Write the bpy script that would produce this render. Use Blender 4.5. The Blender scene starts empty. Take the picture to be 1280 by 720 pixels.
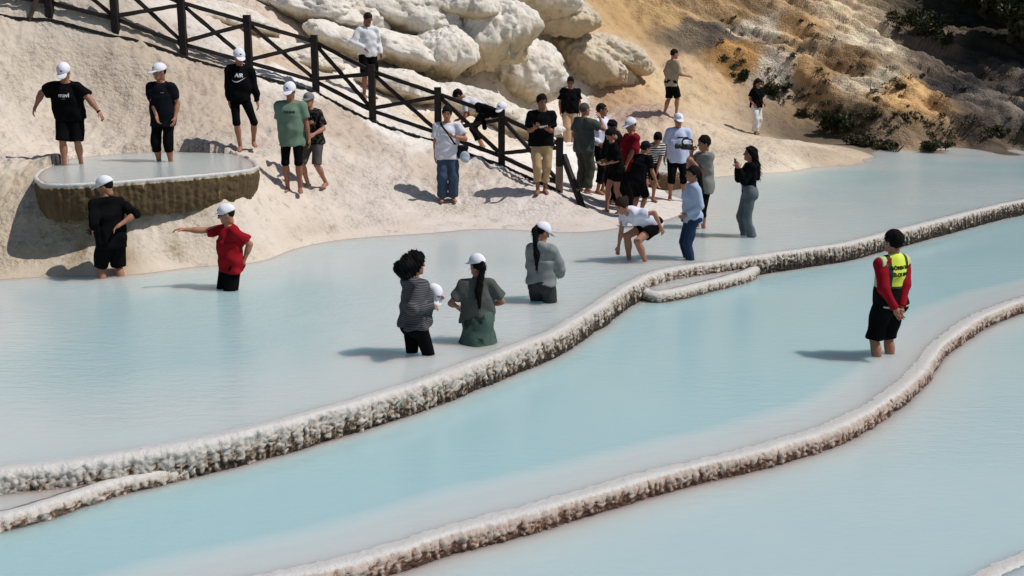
import bpy, math, random
import numpy as np
from mathutils import Vector, Matrix
random.seed(7); rng = np.random.default_rng(7)
S = bpy.context.scene
COL = S.collection
V = lambda *a: np.array(a, float)
# ------------------------------------------------------------------ camera geometry
F = 1450.0; CAMZ = 3.4; PITCH = math.atan(330.0/F)
cp, sp = math.cos(PITCH), math.sin(PITCH)
FW, UP, RT = V(0, cp, -sp), V(0, sp, cp), V(1, 0, 0)
CAM = V(0, 0, CAMZ)
def ray(px, py): return FW + RT*((px-640)/F) + UP*((360-py)/F)
def at(px, py, zc): return CAM + ray(px, py)*zc            # point at a camera depth in metres
def on(px, py, z):                                          # point on a level plane
    d = ray(px, py); return CAM + d*((z-CAMZ)/d[2])
LV_U, LV_M, LV_L, LV_B = 0.0, -0.27, -0.42, 1.27            # water levels
# ------------------------------------------------------------------ noise
_p = rng.permutation(256); _perm = np.concatenate([_p, _p, _p])
_g = rng.normal(size=(256, 3)); _g /= np.linalg.norm(_g, axis=1)[:, None]
def perlin(x, y, z=0.0):
    x, y, z = np.broadcast_arrays(np.asarray(x, float), np.asarray(y, float), np.asarray(z, float))
    xi, yi, zi = np.floor(x).astype(int), np.floor(y).astype(int), np.floor(z).astype(int)
    xf, yf, zf = x-xi, y-yi, z-zi
    f = lambda t: t*t*t*(t*(t*6-15)+10)
    u, v, w = f(xf), f(yf), f(zf)
    xi &= 255; yi &= 255; zi &= 255
    def gr(dx, dy, dz):
        h = _perm[_perm[_perm[xi+dx]+yi+dy]+zi+dz]
        g = _g[h]
        return g[..., 0]*(xf-dx)+g[..., 1]*(yf-dy)+g[..., 2]*(zf-dz)
    l = lambda a, b, t: a+(b-a)*t
    return l(l(l(gr(0,0,0), gr(1,0,0), u), l(gr(0,1,0), gr(1,1,0), u), v),
             l(l(gr(0,0,1), gr(1,0,1), u), l(gr(0,1,1), gr(1,1,1), u), v), w)*1.5
def fbm(x, y, z=0.0, o=4, ridge=False, bill=False):
    s = 0; a = 1.0; t = 0
    x, y, z = np.asarray(x, float), np.asarray(y, float), np.asarray(z, float)
    for i in range(o):
        n = perlin(x+i*17.3, y+i*5.1, z+i*9.7)
        if ridge: n = 1-2*np.abs(n)
        if bill: n = 2*np.abs(n)-.5
        s = s+a*n; t += a; a *= .5; x = x*2.03; y = y*2.03; z = z*2.03
    return s/t
def smooth(a, b, x):
    t = np.clip((x-a)/(b-a), 0, 1); return t*t*(3-2*t)
# ------------------------------------------------------------------ object helpers
def mesh(name, verts, faces, mat=None, parent=None, sm=True, mi=None):
    me = bpy.data.meshes.new(name)
    verts = np.asarray(verts, np.float32)
    if isinstance(faces, np.ndarray):
        n = faces.shape[1]; nf = len(faces)
        me.vertices.add(len(verts)); me.vertices.foreach_set('co', verts.ravel())
        me.loops.add(nf*n); me.loops.foreach_set('vertex_index', faces.astype(np.int32).ravel())
        me.polygons.add(nf); me.polygons.foreach_set('loop_start', np.arange(0, nf*n, n, dtype=np.int32))
        try: me.polygons.foreach_set('loop_total', np.full(nf, n, np.int32))
        except Exception: pass
        me.update(calc_edges=True); me.validate()
    else:
        me.from_pydata([tuple(map(float, v)) for v in verts], [], [tuple(map(int, f)) for f in faces]); me.update()
    if sm: me.polygons.foreach_set('use_smooth', np.ones(len(me.polygons), bool))
    mats = mat if isinstance(mat, (list, tuple)) else [mat]
    for m in mats:
        if m: me.materials.append(m)
    if mi is not None and len(mi) == len(me.polygons): me.polygons.foreach_set('material_index', np.asarray(mi, np.int32))
    o = bpy.data.objects.new(name, me); COL.objects.link(o)
    if parent: o.parent = parent
    return o
def fattr(o, name, vals):
    a = o.data.attributes.new(name, 'FLOAT', 'POINT'); a.data.foreach_set('value', np.asarray(vals, np.float32).ravel())
def cattr(o, name, rgb):
    a = o.data.attributes.new(name, 'FLOAT_COLOR', 'POINT')
    rgba = np.ones((len(rgb), 4), np.float32); rgba[:, :3] = rgb; a.data.foreach_set('color', rgba.ravel())
def tag(o, label=None, cat=None, group=None, kind=None):
    if label: o['label'] = label
    if cat: o['category'] = cat
    if group: o['group'] = group
    if kind: o['kind'] = kind
    return o
def empty(name, loc=(0, 0, 0), rz=0.0):
    o = bpy.data.objects.new(name, None); o.empty_display_size = .1; COL.objects.link(o)
    o.location = [float(v) for v in loc]; o.rotation_euler = (0, 0, rz); return o
def gridfaces(nr, nc, closed=False):
    i = np.arange(nr-1)[:, None]; j = np.arange(nc if closed else nc-1)[None, :]
    j2 = (j+1) % nc
    return np.stack([i*nc+j, i*nc+j2, (i+1)*nc+j2, (i+1)*nc+j], -1).reshape(-1, 4)
def boxbetween(a, b, w, h, up=(0, 0, 1), bev=.008, rough=.004):
    a, b, up = np.asarray(a, float), np.asarray(b, float), np.asarray(up, float)
    d = b-a; L = np.linalg.norm(d); d /= L
    s = np.cross(d, up); s /= np.linalg.norm(s); u = np.cross(s, d)
    n = max(2, int(L/.12)); vs = []
    prof = [(-1, -.8), (-.8, -1), (.8, -1), (1, -.8), (1, .8), (.8, 1), (-.8, 1), (-1, .8)]
    for i in range(n+1):
        p = a+d*L*i/n
        for (x, y) in prof:
            k = 1+rng.normal()*rough/max(w, .01)
            vs.append(p+s*x*w/2*k+u*y*h/2*k)
    fs = [tuple(f) for f in gridfaces(n+1, 8, True)]
    fs.append(tuple(range(7, -1, -1))); fs.append(tuple(n*8+i for i in range(8)))
    return vs, fs
def merge(parts):
    vs, fs, o = [], [], 0
    for v, f in parts:
        vs.extend(list(v)); fs.extend([tuple(int(i)+o for i in q) for q in f]); o += len(v)
    return vs, fs
def catmull(pts, step=None, n=None, closed=False):
    P = np.asarray(pts, float)
    Q = np.vstack([P[-1], P, P[0], P[1]]) if closed else np.vstack([2*P[0]-P[1], P, 2*P[-1]-P[-2]])
    out = []
    for i in range(1, len(Q)-2):
        p0, p1, p2, p3 = Q[i-1:i+3]
        t = np.linspace(0, 1, 60, endpoint=False)[:, None]
        out.append(.5*((2*p1)+(-p0+p2)*t+(2*p0-5*p1+4*p2-p3)*t**2+(-p0+3*p1-3*p2+p3)*t**3))
    if not closed: out.append(P[-1:])
    C = np.vstack(out)
    if closed: C = np.vstack([C, C[:1]])
    s = np.concatenate([[0], np.cumsum(np.linalg.norm(np.diff(C, axis=0), axis=1))])
    m = n or max(3, int(s[-1]/step))
    t = np.linspace(0, s[-1], m+1)
    R = np.stack([np.interp(t, s, C[:, k]) for k in range(C.shape[1])], 1)
    return (R[:-1], t[:-1]) if closed else (R, t)
# ------------------------------------------------------------------ materials
def lin(c):
    c = np.asarray(c, float)/255.0
    return np.where(c < .04045, c/12.92, ((c+.055)/1.055)**2.4)
class NT:
    def __init__(s, name):
        s.m = bpy.data.materials.new(name); s.m.use_nodes = True; s.t = s.m.node_tree; s.t.nodes.clear()
        s.out = s.n('ShaderNodeOutputMaterial')
    def n(s, typ, **k):
        nd = s.t.nodes.new(typ)
        for a, v in k.items(): setattr(nd, a, v)
        return nd
    def l(s, a, b): s.t.links.new(a, b)
    def val(s, sock, v):
        if hasattr(v, 'is_output') or isinstance(v, bpy.types.NodeSocket): s.l(v, sock)
        else: sock.default_value = v
    def coord(s, scale=(1, 1, 1), kind='Object', rot=(0, 0, 0)):
        c = s.n('ShaderNodeTexCoord'); m = s.n('ShaderNodeMapping'); m.inputs['Scale'].default_value = scale; m.inputs['Rotation'].default_value = rot
        s.l(c.outputs[kind], m.inputs[0]); return m.outputs[0]
    def noise(s, vec, scale, detail=4, rough=.55, dist=0):
        nd = s.n('ShaderNodeTexNoise'); s.l(vec, nd.inputs['Vector']); nd.inputs['Scale'].default_value = scale
        nd.inputs['Detail'].default_value = detail; nd.inputs['Roughness'].default_value = rough; nd.inputs['Distortion'].default_value = dist
        return nd.outputs[0]
    def ramp(s, f, stops):
        r = s.n('ShaderNodeValToRGB'); e = r.color_ramp.elements
        while len(e) < len(stops): e.new(.5)
        for el, (p, c) in zip(e, stops):
            el.position = p; el.color = (*(c if len(c) == 3 else c[:3]), 1)
        s.val(r.inputs[0], f); return r.outputs[0]
    def mix(s, f, a, b, mode='MIX'):
        m = s.n('ShaderNodeMix', data_type='RGBA', blend_type=mode)
        s.val(m.inputs[0], f)
        for sk, v in ((m.inputs[6], a), (m.inputs[7], b)):
            s.val(sk, v if isinstance(v, bpy.types.NodeSocket) else (*v, 1))
        return m.outputs[2]
    def math(s, op, a, b=0.0, clamp=False):
        m = s.n('ShaderNodeMath', operation=op, use_clamp=clamp); s.val(m.inputs[0], a); s.val(m.inputs[1], b); return m.outputs[0]
    def attr(s, name, out='Fac'):
        a = s.n('ShaderNodeAttribute'); a.attribute_name = name; return a.outputs[out]
    def bump(s, h, strength=.5, dist=.02, normal=None):
        b = s.n('ShaderNodeBump'); b.inputs['Strength'].default_value = strength; b.inputs['Distance'].default_value = dist
        s.val(b.inputs['Height'], h)
        if normal is not None: s.l(normal, b.inputs['Normal'])
        return b.outputs[0]
    def prin(s, color, rough=.8, spec=.3, normal=None, link=True, **k):
        p = s.n('ShaderNodeBsdfPrincipled')
        s.val(p.inputs['Base Color'], color if isinstance(color, bpy.types.NodeSocket) else (*color, 1))
        s.val(p.inputs['Roughness'], rough); p.inputs['Specular IOR Level'].default_value = spec
        if normal is not None: s.l(normal, p.inputs['Normal'])
        for a, v in k.items(): p.inputs[a].default_value = v
        if link: s.l(p.outputs[0], s.out.inputs[0])
        return p.outputs[0]
_cloth = {}
def cloth(rgb, kind='plain', rgb2=None):
    key = (tuple(rgb), kind, rgb2)
    if key in _cloth: return _cloth[key]
    t = NT('cloth'); c = lin(rgb)
    v = t.coord()
    n1 = t.noise(v, 9, 3); n2 = t.noise(v, 160, 2)
    base = t.mix(t.math('MULTIPLY', n1, .5), tuple(c*1.12), tuple(c*.72))
    if kind == 'camo':
        base = t.mix(t.ramp(t.noise(v, 22, 2), [(.52, (0, 0, 0)), (.56, (1, 1, 1))]), base, tuple(lin(rgb2)))
    if kind == 'stripe':
        w = t.n('ShaderNodeTexWave', wave_type='BANDS', bands_direction='Z'); w.inputs['Scale'].default_value = 7 if sum(rgb) > 400 else 15; w.inputs['Distortion'].default_value = 1.2
        t.l(v, w.inputs[0]); base = t.mix(t.ramp(w.outputs[1], [(.45, (0, 0, 0)), (.55, (1, 1, 1))]), base, tuple(lin(rgb2)))
    if kind == 'denim':
        base = t.mix(t.math('MULTIPLY', t.ramp(t.noise(v, 5, 3), [(.4, (0, 0, 0)), (.7, (1, 1, 1))]), .5), base, tuple(np.minimum(c*1.7, .8)))
    if kind == 'wet':
        base = t.mix(t.ramp(t.noise(t.coord((1, 1, .6)), 5, 4, dist=1.0), [(.42, (0, 0, 0)), (.5, (1, 1, 1))]), base, tuple(lin(rgb2)))
    h = t.math('ADD', t.math('MULTIPLY', n1, .7), t.math('MULTIPLY', n2, .15))
    t.prin(base, .92, .06, t.bump(h, .5, .015)); _cloth[key] = t.m; return t.m
def skinmat(rgb=(150, 108, 88)):
    t = NT('skin'); c = lin(rgb); v = t.coord()
    b = t.mix(t.noise(v, 14, 3), tuple(c*1.12), tuple(c*V(.88, .78, .74)))
    t.prin(b, .55, .35, None, **{'Subsurface Weight': .08, 'Subsurface Radius': (.02, .008, .004)}); return t.m
def plain(name, rgb, rough=.6, spec=.3, var=.2, scale=20, bump=.2, metal=0):
    t = NT(name); c = lin(rgb); v = t.coord()
    n = t.noise(v, scale, 4)
    t.prin(t.mix(n, tuple(c*(1+var)), tuple(c*(1-var))), rough, spec, t.bump(n, bump, .01), Metallic=metal); return t.m
# ------------------------------------------------------------------ terrain
CP = [  # (px, py, depth): the hillside, read off the photograph as pixel and distance
 (0,350,15.8),(130,345,16.06),(250,330,16.9),(330,315,17.75),(450,298,18.9),(560,290,19.46),(640,287,19.7),(700,291,19.4),(760,290,19.55),
 (-200,355,15.4),(-500,360,15.2),
 (180,262,16.75),(60,264,16.7),(270,250,17.1),(320,242,17.6),(0,270,16.7),(0,200,18.0),(0,100,20.2),(0,30,20.9),(62,13,21.2),(-30,-10,20.9),(-250,40,20.3),(-250,200,17.5),(-500,100,19),
 (150,187,19.6),(280,184,19.9),(70,195,19.2),(100,100,21.0),(200,110,21.3),(300,140,21.4),
 (145,37,21.5),(230,68,22),(312,92,22.5),(395,115,23),(466,152,23),(548,178,23),(627,207,22.6),(700,240,21.4),
 (370,246,19.2),(393,234,19.8),(560,252,20.9),(677,240,20.9),(730,240,22.4),(752,241,22.8),(765,268,21.0),(450,230,20.6),(640,262,20.4),
 (800,270,20.6),(845,250,22.7),(830,262,21.6),
 (460,124,24.4),(395,70,25.5),(300,40,24.5),(550,155,24.6),(600,168,25),(650,150,29),(560,70,28.5),(640,60,30.5),(500,20,29),(640,-20,32.5),
 (400,5,28.2),(350,-30,27.8),(0,-30,23.5),(150,-20,24),(690,207,25),(720,207,25.2),(680,185,26),
 (712,180,29.8),(745,185,28.6),(790,195,27.6),(700,150,31.5),(760,150,31.3),(740,100,33),(720,50,34.5),(720,0,36.5),
 (840,150,30.8),(800,180,29.3),(850,214,27.3),(900,190,29),(945,168,33.2),(880,150,33),(800,100,33.8),
 (900,222,26.4),(1000,213,27.7),(1060,208,28.5),(1100,203,29.3),(1135,195,30.9),(1200,193,31.1),(1280,193,31.1),(1400,193,31.2),(1160,184,31.5),(1200,182,31.6),(1250,181,31.8),(1300,180,32),
 (808,45,37.5),(926,104,36.5),(994,136,35.5),(1044,168,34),(1090,188,31.8),
 (1000,0,42),(1200,100,37.5),(1280,150,34),(1280,80,37.5),(1280,0,41.5),(900,0,42),(800,0,40),(1100,60,38.5),(1100,130,35),(1400,100,37),
 (-300,-350,50),(0,-350,52),(300,-350,54),(600,-350,56),(900,-350,58),(1200,-350,56),(1600,-350,54),(300,-150,34),(700,-150,42),(0,-150,29),(-300,-100,26),(1100,-120,47),(1500,0,41)]
pts = [at(*c) for c in CP]
BED = [  # under the upper pool
 (0,362,-.10),(-60,366,-.10),(50,357,-.09),(0,385,-.13),(90,352,-.07),(-150,375,-.1),
 (-100,470,-.16),(0,430,-.14),(60,520,-.3),(0,560,-.12),(120,560,-.16),(200,500,-.42),(250,440,-.55),(150,440,-.42),(300,490,-.45),(330,400,-.42),(200,385,-.3),(420,420,-.36),
 (500,480,-.10),(600,420,-.12),(450,340,-.16),(560,330,-.12),(640,340,-.14),(520,400,-.14),(250,345,-.08),(350,330,-.08),(700,380,-.16),(760,320,-.1),(800,320,-.1),(880,300,-.2),(950,270,-.26),(1000,240,-.36),(1100,225,-.5),(1200,215,-.55),
 (1280,225,-.4),(1000,300,-.16),(1180,262,-.2),(1270,245,-.2),(820,285,-.06),(890,250,-.18),(960,232,-.25),(400,515,-.15),(300,530,-.16),(850,325,-.1),(720,305,-.08),(400,375,-.3)]
pts += [on(x, y, z) for x, y, z in BED]
pts += [on(x, y, z) for x, y, z in [(1000,196,.24),(1060,198,.14),(1040,202,.08),(960,206,.16),(1090,199,.06),(1105,197,.03),(1010,206,.06),(1150,205,-.3),(1120,207,-.25),(1200,200,-.25),(1275,200,-.25),(1070,212,-.15),(1020,218,-.15),(940,224,-.08)]]
pts = np.array(pts)
_c2 = 1.0
def _phi(a, b): return np.sqrt(((a[:, None, :]-b[None, :, :])**2).sum(-1)+_c2)
_n = len(pts); _A = np.zeros((_n+3, _n+3)); _A[:_n, :_n] = -_phi(pts[:, :2], pts[:, :2])+np.eye(_n)*.02
_A[:_n, _n] = 1; _A[:_n, _n+1:] = pts[:, :2]; _A[_n:, :_n] = _A[:_n, _n:].T
_w = np.linalg.solve(_A, np.concatenate([pts[:, 2], [0, 0, 0]]))
def base_h(X, Y):
    X, Y = np.ravel(X), np.ravel(Y); out = np.empty(len(X))
    for i in range(0, len(X), 20000):
        q = np.stack([X[i:i+20000], Y[i:i+20000]], 1)
        out[i:i+20000] = -_phi(q, pts[:, :2])@_w[:_n]+_w[_n]+q@_w[_n+1:]
    return out
CLIFF = np.array([at(*c)[:2] for c in [(760,-10,39),(808,45,37.5),(926,104,36.5),(994,136,35.5),(1044,168,34),(1108,190,31.6),(1150,193,31.1),(1500,193,31.2)]])
def cliff_d(X, Y):                                           # > 0 behind the foot of the cliff
    return Y-np.interp(X, CLIFF[:, 0], CLIFF[:, 1], left=80)
def height(X, Y, fine=True):
    X, Y = np.ravel(np.asarray(X, float)), np.ravel(np.asarray(Y, float))
    z = base_h(X, Y)
    if not fine: return z
    m = smooth(-.02, .25, z)
    cl = smooth(0, 1.6, cliff_d(X, Y))
    beach = 1-smooth(.1, .6, z)
    # sandy slope: soft lumps and run-off rills
    z1 = .05*fbm(X*.9, Y*.9, 3, 3)+.075*fbm(X*2.4, Y*1.6, 7, 4, bill=True)*(1-.8*beach)+.05*fbm(X*6, Y*3+z*2, 1, 4, ridge=True)*(1-.92*beach)*smooth(-.35, .2, fbm(X*.6, Y*.6, 31, 2))+.045*fbm(X*9, Y*4.5+z*2, 13, 3, bill=True)*(1-.95*beach)*smooth(-.3, .25, fbm(X*.8, Y*.8, 41, 2))
    # cliff: gullies that run down to the lower right, and broken ledges
    b = .454*X+.89*z; a = .89*X-.454*z
    z2 = .8*fbm(b*.75, a*.14, 5, 4, ridge=True)+.46*fbm(b*2.0, a*.22, 9, 4, ridge=True)+.18*fbm(X*1.4, Y*1.4, z*1.4, 5, bill=True)+.17*fbm(b*5, a*.5, 3, 3, ridge=True)
    # yellow slope behind the group: lumps
    yl = smooth(1.0, 3.0, X)*(1-cl)*smooth(.3, 1.2, z)
    z3 = yl*(.22*fbm(X*.8, Y*.5, z, 4)+.13*fbm(b*2, a*.6, 2, 4, ridge=True))
    back = smooth(24.5, 26.5, Y)*(1-smooth(.5, 2.5, X))*(1-cl)
    z4 = back*(.30*fbm(X*.55, Y*.5, 1.5, 3, bill=True)+.10*fbm(X*1.8, Y*1.6, 4, 4, bill=True))
    return z+m*((1-cl)*z1*(1-.5*back)+cl*(z2-.1)+z3+z4)
def hit(px, py):
    zc = np.linspace(12, 90, 1500); P = CAM+ray(px, py)[None]*zc[:, None]
    h = height(P[:, 0], P[:, 1]); k = np.argmax(P[:, 2] < h)
    return P[k]
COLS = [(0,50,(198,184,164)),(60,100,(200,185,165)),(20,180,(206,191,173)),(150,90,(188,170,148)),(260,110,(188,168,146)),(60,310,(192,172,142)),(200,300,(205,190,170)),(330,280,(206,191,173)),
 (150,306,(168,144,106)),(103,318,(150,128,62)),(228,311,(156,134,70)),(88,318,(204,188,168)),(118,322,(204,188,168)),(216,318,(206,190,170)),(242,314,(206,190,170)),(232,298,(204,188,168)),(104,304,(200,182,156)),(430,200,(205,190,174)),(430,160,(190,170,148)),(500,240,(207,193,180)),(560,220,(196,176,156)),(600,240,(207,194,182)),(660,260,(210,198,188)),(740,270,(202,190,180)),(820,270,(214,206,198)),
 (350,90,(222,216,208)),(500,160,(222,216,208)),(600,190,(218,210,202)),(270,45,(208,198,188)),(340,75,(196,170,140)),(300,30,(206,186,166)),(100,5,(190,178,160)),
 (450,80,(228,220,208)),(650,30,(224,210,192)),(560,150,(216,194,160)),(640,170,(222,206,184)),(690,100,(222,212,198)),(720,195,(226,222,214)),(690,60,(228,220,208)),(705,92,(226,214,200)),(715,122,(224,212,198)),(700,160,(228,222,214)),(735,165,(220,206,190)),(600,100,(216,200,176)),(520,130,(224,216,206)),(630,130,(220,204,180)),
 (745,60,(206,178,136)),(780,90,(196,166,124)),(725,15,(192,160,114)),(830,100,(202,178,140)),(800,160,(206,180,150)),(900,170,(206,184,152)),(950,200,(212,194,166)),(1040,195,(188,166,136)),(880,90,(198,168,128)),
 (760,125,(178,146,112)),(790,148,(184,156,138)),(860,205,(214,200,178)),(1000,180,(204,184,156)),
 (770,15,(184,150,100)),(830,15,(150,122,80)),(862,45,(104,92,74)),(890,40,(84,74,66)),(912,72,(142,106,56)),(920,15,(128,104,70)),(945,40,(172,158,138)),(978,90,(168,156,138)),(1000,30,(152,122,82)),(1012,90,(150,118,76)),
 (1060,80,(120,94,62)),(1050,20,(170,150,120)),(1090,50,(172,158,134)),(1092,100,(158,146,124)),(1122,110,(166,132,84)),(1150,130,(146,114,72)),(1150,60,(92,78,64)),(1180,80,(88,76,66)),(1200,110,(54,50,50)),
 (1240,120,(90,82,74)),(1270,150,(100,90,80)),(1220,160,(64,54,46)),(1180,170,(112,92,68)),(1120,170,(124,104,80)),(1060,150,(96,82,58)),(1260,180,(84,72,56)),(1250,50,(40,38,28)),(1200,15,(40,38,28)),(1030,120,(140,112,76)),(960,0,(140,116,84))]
cpos = np.array([hit(x, y) for x, y, c in COLS]); ccol = np.array([lin(c) for x, y, c in COLS])
BASIN_PIX = [(42,219),(46,225),(56,229),(80,229.5),(120,228),(170,224.5),(220,220.5),(270,216),(306,212),(318,209.5),(323,205),(314,197),(290,190),(230,188),(150,190),(90,196),(56,208)]
BASIN = np.array([on(x, y, LV_B)[:2] for x, y in BASIN_PIX]); BASIN = BASIN+(BASIN.mean(0)-BASIN)*.03
def inside(x, y, P):
    r = np.zeros(len(x), bool); j = len(P)-1
    for i in range(len(P)):
        c = (P[i, 1] > y) != (P[j, 1] > y); xc = (P[j, 0]-P[i, 0])*(y-P[i, 1])/(P[j, 1]-P[i, 1]+1e-12)+P[i, 0]; r ^= c & (x < xc); j = i
    return r
def terrain():
    pxs = np.concatenate([np.arange(-520, -40, 8), np.arange(-40, 1320, 2.6), np.arange(1320, 1900, 9)])
    zcs = [8.6]
    while zcs[-1] < 62: zcs.append(zcs[-1]+(.06 if zcs[-1] < 15.4 else .036 if zcs[-1] < 26 else .06 if zcs[-1] < 45 else .25))
    zcs = np.array(zcs)
    PX, ZC = np.meshgrid(pxs, zcs)
    X = (PX-640)/F*ZC; Y = ZC/cp
    Z = height(X.ravel(), Y.ravel()).reshape(X.shape)
    keep = Y > np.interp(X, UPRIM[:, 0], UPRIM[:, 1])+.25
    inb = inside(X.ravel(), Y.ravel(), BASIN).reshape(X.shape)
    Zs = np.where(keep, np.where(inb, np.minimum(Z, .9), Z), -.9)
    vs = np.stack([X, Y, Zs], -1).reshape(-1, 3)
    o = mesh('hillside', vs, gridfaces(len(zcs), len(pxs)), M_terrain)
    tag(o, kind='structure')
    # rock colour plus cliff shading painted in: nearest sample, boundaries broken up by noise
    Q = vs.copy(); w = .55
    b = .454*Q[:, 0]+.89*Q[:, 2]; a = .89*Q[:, 0]-.454*Q[:, 2]
    nz = fbm(b*1.1, a*.25, 3, 3); nz2 = fbm(Q[:, 0]*1.7, Q[:, 1]*1.7, 8, 3)
    Qw = Q+np.stack([w*nz, w*nz2, w*nz+.3*nz2], 1)
    out = np.empty((len(Q), 3))
    for i in range(0, len(Q), 20000):
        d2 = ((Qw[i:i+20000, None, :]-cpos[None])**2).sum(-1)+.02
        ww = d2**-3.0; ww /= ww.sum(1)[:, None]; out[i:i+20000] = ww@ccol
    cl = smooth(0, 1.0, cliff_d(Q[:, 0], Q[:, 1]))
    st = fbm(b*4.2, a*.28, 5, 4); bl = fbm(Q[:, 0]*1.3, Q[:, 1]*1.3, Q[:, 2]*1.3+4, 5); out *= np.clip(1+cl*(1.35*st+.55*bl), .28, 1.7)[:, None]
    # brown crumbs and dry moss on the sand and the path
    sp_ = smooth(.28, .5, fbm(Q[:, 0]*3.0, Q[:, 1]*3.0, 11, 4))*(1-cl)*smooth(.15, .5, Q[:, 2])*smooth(-.1, .35, fbm(Q[:, 0]*.5, Q[:, 1]*.5, 21, 2))
    out = out*(1-.55*sp_[:, None])+lin((120, 86, 62))*(.55*sp_[:, None])
    out = out*(1+.62*cl[:, None])
    wm = np.maximum(cl, smooth(1.0, 3.0, Q[:, 0])*smooth(.5, 1.4, Q[:, 2])); gr = out.mean(1, keepdims=True); out = gr+(out-gr)*(.72+.17*wm[:, None])
    cattr(o, 'tint', np.clip(out*V(1.03, 1.01, .99), .004, .8)); fattr(o, 'cliff', cl); fattr(o, 'wet', 1-smooth(.0, .16, Q[:, 2]))
    return o
def mk_terrain_mat():
    t = NT('travertine_ground'); v = t.coord()
    c = t.attr('tint', 'Color'); cl = t.attr('cliff'); wet = t.attr('wet')
    n1 = t.noise(v, 3.5, 6, .65); n2 = t.noise(v, 16, 5, .65); n3 = t.noise(v, 1.1, 3)
    vor = t.n('ShaderNodeTexVoronoi', feature='F1'); vor.inputs['Scale'].default_value = 13; t.l(v, vor.inputs['Vector'])
    k = t.ramp(t.math('ADD', t.math('MULTIPLY', n1, .6), t.math('MULTIPLY', n2, .4)), [(.32, (.55, .49, .44)), (.46, (1, 1, 1)), (.72, (1.12, 1.1, 1.08))])  # low end of the ramp paints pit darkness into the colour
    col = t.mix(1.0, c, k, 'MULTIPLY')
    col = t.mix(t.math('MULTIPLY', t.ramp(n3, [(.5, (0, 0, 0)), (.7, (1, 1, 1))]), .25), col, t.mix(1.0, c, (.8, .7, .58), 'MULTIPLY'))
    h = t.math('ADD', t.math('MULTIPLY', n1, 1.0), t.math('ADD', t.math('MULTIPLY', n2, .55), t.math('MULTIPLY', vor.outputs[0], .25)))
    st = t.math('ADD', .25, t.math('ADD', t.math('MULTIPLY', cl, .18), t.ramp(t.noise(v, .9, 3), [(.42, (.05, .05, .05)), (.62, (.6, .6, .6))])))
    dist = t.math('ADD', .11, t.math('MULTIPLY', cl, .05))
    bn = t.n('ShaderNodeBump'); t.l(h, bn.inputs['Height']); t.l(t.math('MULTIPLY', st, t.math('SUBTRACT', 1, t.math('MULTIPLY', wet, .75))), bn.inputs['Strength']); t.l(dist, bn.inputs['Distance'])
    t.prin(col, t.math('SUBTRACT', .92, t.math('MULTIPLY', wet, .45)), .25, bn.outputs[0]); return t.m
M_terrain = mk_terrain_mat()
# ------------------------------------------------------------------ rims
def mk_rim_mat(name, brown, dark, dk=.5, cr=((.60, .55, .49), (.46, .40, .34))):
    t = NT(name); v = t.coord()
    f = t.attr('face'); b = t.attr('lump')
    n1 = t.noise(v, 20, 6, .7); n2 = t.noise(t.coord((1, 1, .28)), 30, 4, .65); n3 = t.noise(v, 60, 3)
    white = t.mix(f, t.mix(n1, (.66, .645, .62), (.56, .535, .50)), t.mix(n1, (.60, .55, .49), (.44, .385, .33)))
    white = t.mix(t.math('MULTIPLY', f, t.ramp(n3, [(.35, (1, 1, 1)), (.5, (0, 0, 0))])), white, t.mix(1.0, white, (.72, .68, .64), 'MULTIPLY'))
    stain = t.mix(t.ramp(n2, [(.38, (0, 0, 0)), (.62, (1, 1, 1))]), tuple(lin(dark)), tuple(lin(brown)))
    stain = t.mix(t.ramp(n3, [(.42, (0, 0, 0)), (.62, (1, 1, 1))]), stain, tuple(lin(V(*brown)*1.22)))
    # proud crust stays pale; hollows are stained with crevice darkness painted in, more lower down
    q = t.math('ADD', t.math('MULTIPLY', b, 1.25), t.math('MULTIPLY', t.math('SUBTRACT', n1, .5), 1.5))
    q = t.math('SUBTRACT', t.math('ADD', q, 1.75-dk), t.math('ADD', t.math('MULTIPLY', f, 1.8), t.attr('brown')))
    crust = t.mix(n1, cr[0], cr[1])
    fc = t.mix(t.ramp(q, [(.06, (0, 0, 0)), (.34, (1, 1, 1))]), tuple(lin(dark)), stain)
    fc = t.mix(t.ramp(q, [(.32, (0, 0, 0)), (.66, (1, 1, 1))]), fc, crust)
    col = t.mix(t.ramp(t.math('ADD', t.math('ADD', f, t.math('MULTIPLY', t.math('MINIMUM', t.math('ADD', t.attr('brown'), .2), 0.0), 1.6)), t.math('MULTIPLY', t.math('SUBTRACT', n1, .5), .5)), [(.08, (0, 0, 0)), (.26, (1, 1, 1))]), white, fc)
    h = t.math('ADD', n1, t.math('ADD', t.math('MULTIPLY', n2, .5), t.math('MULTIPLY', n3, .25)))
    r = t.math('ADD', .3, t.math('MULTIPLY', f, .5))
    t.prin(col, r, .4, t.bump(h, .6, .03)); return t.m
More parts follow.
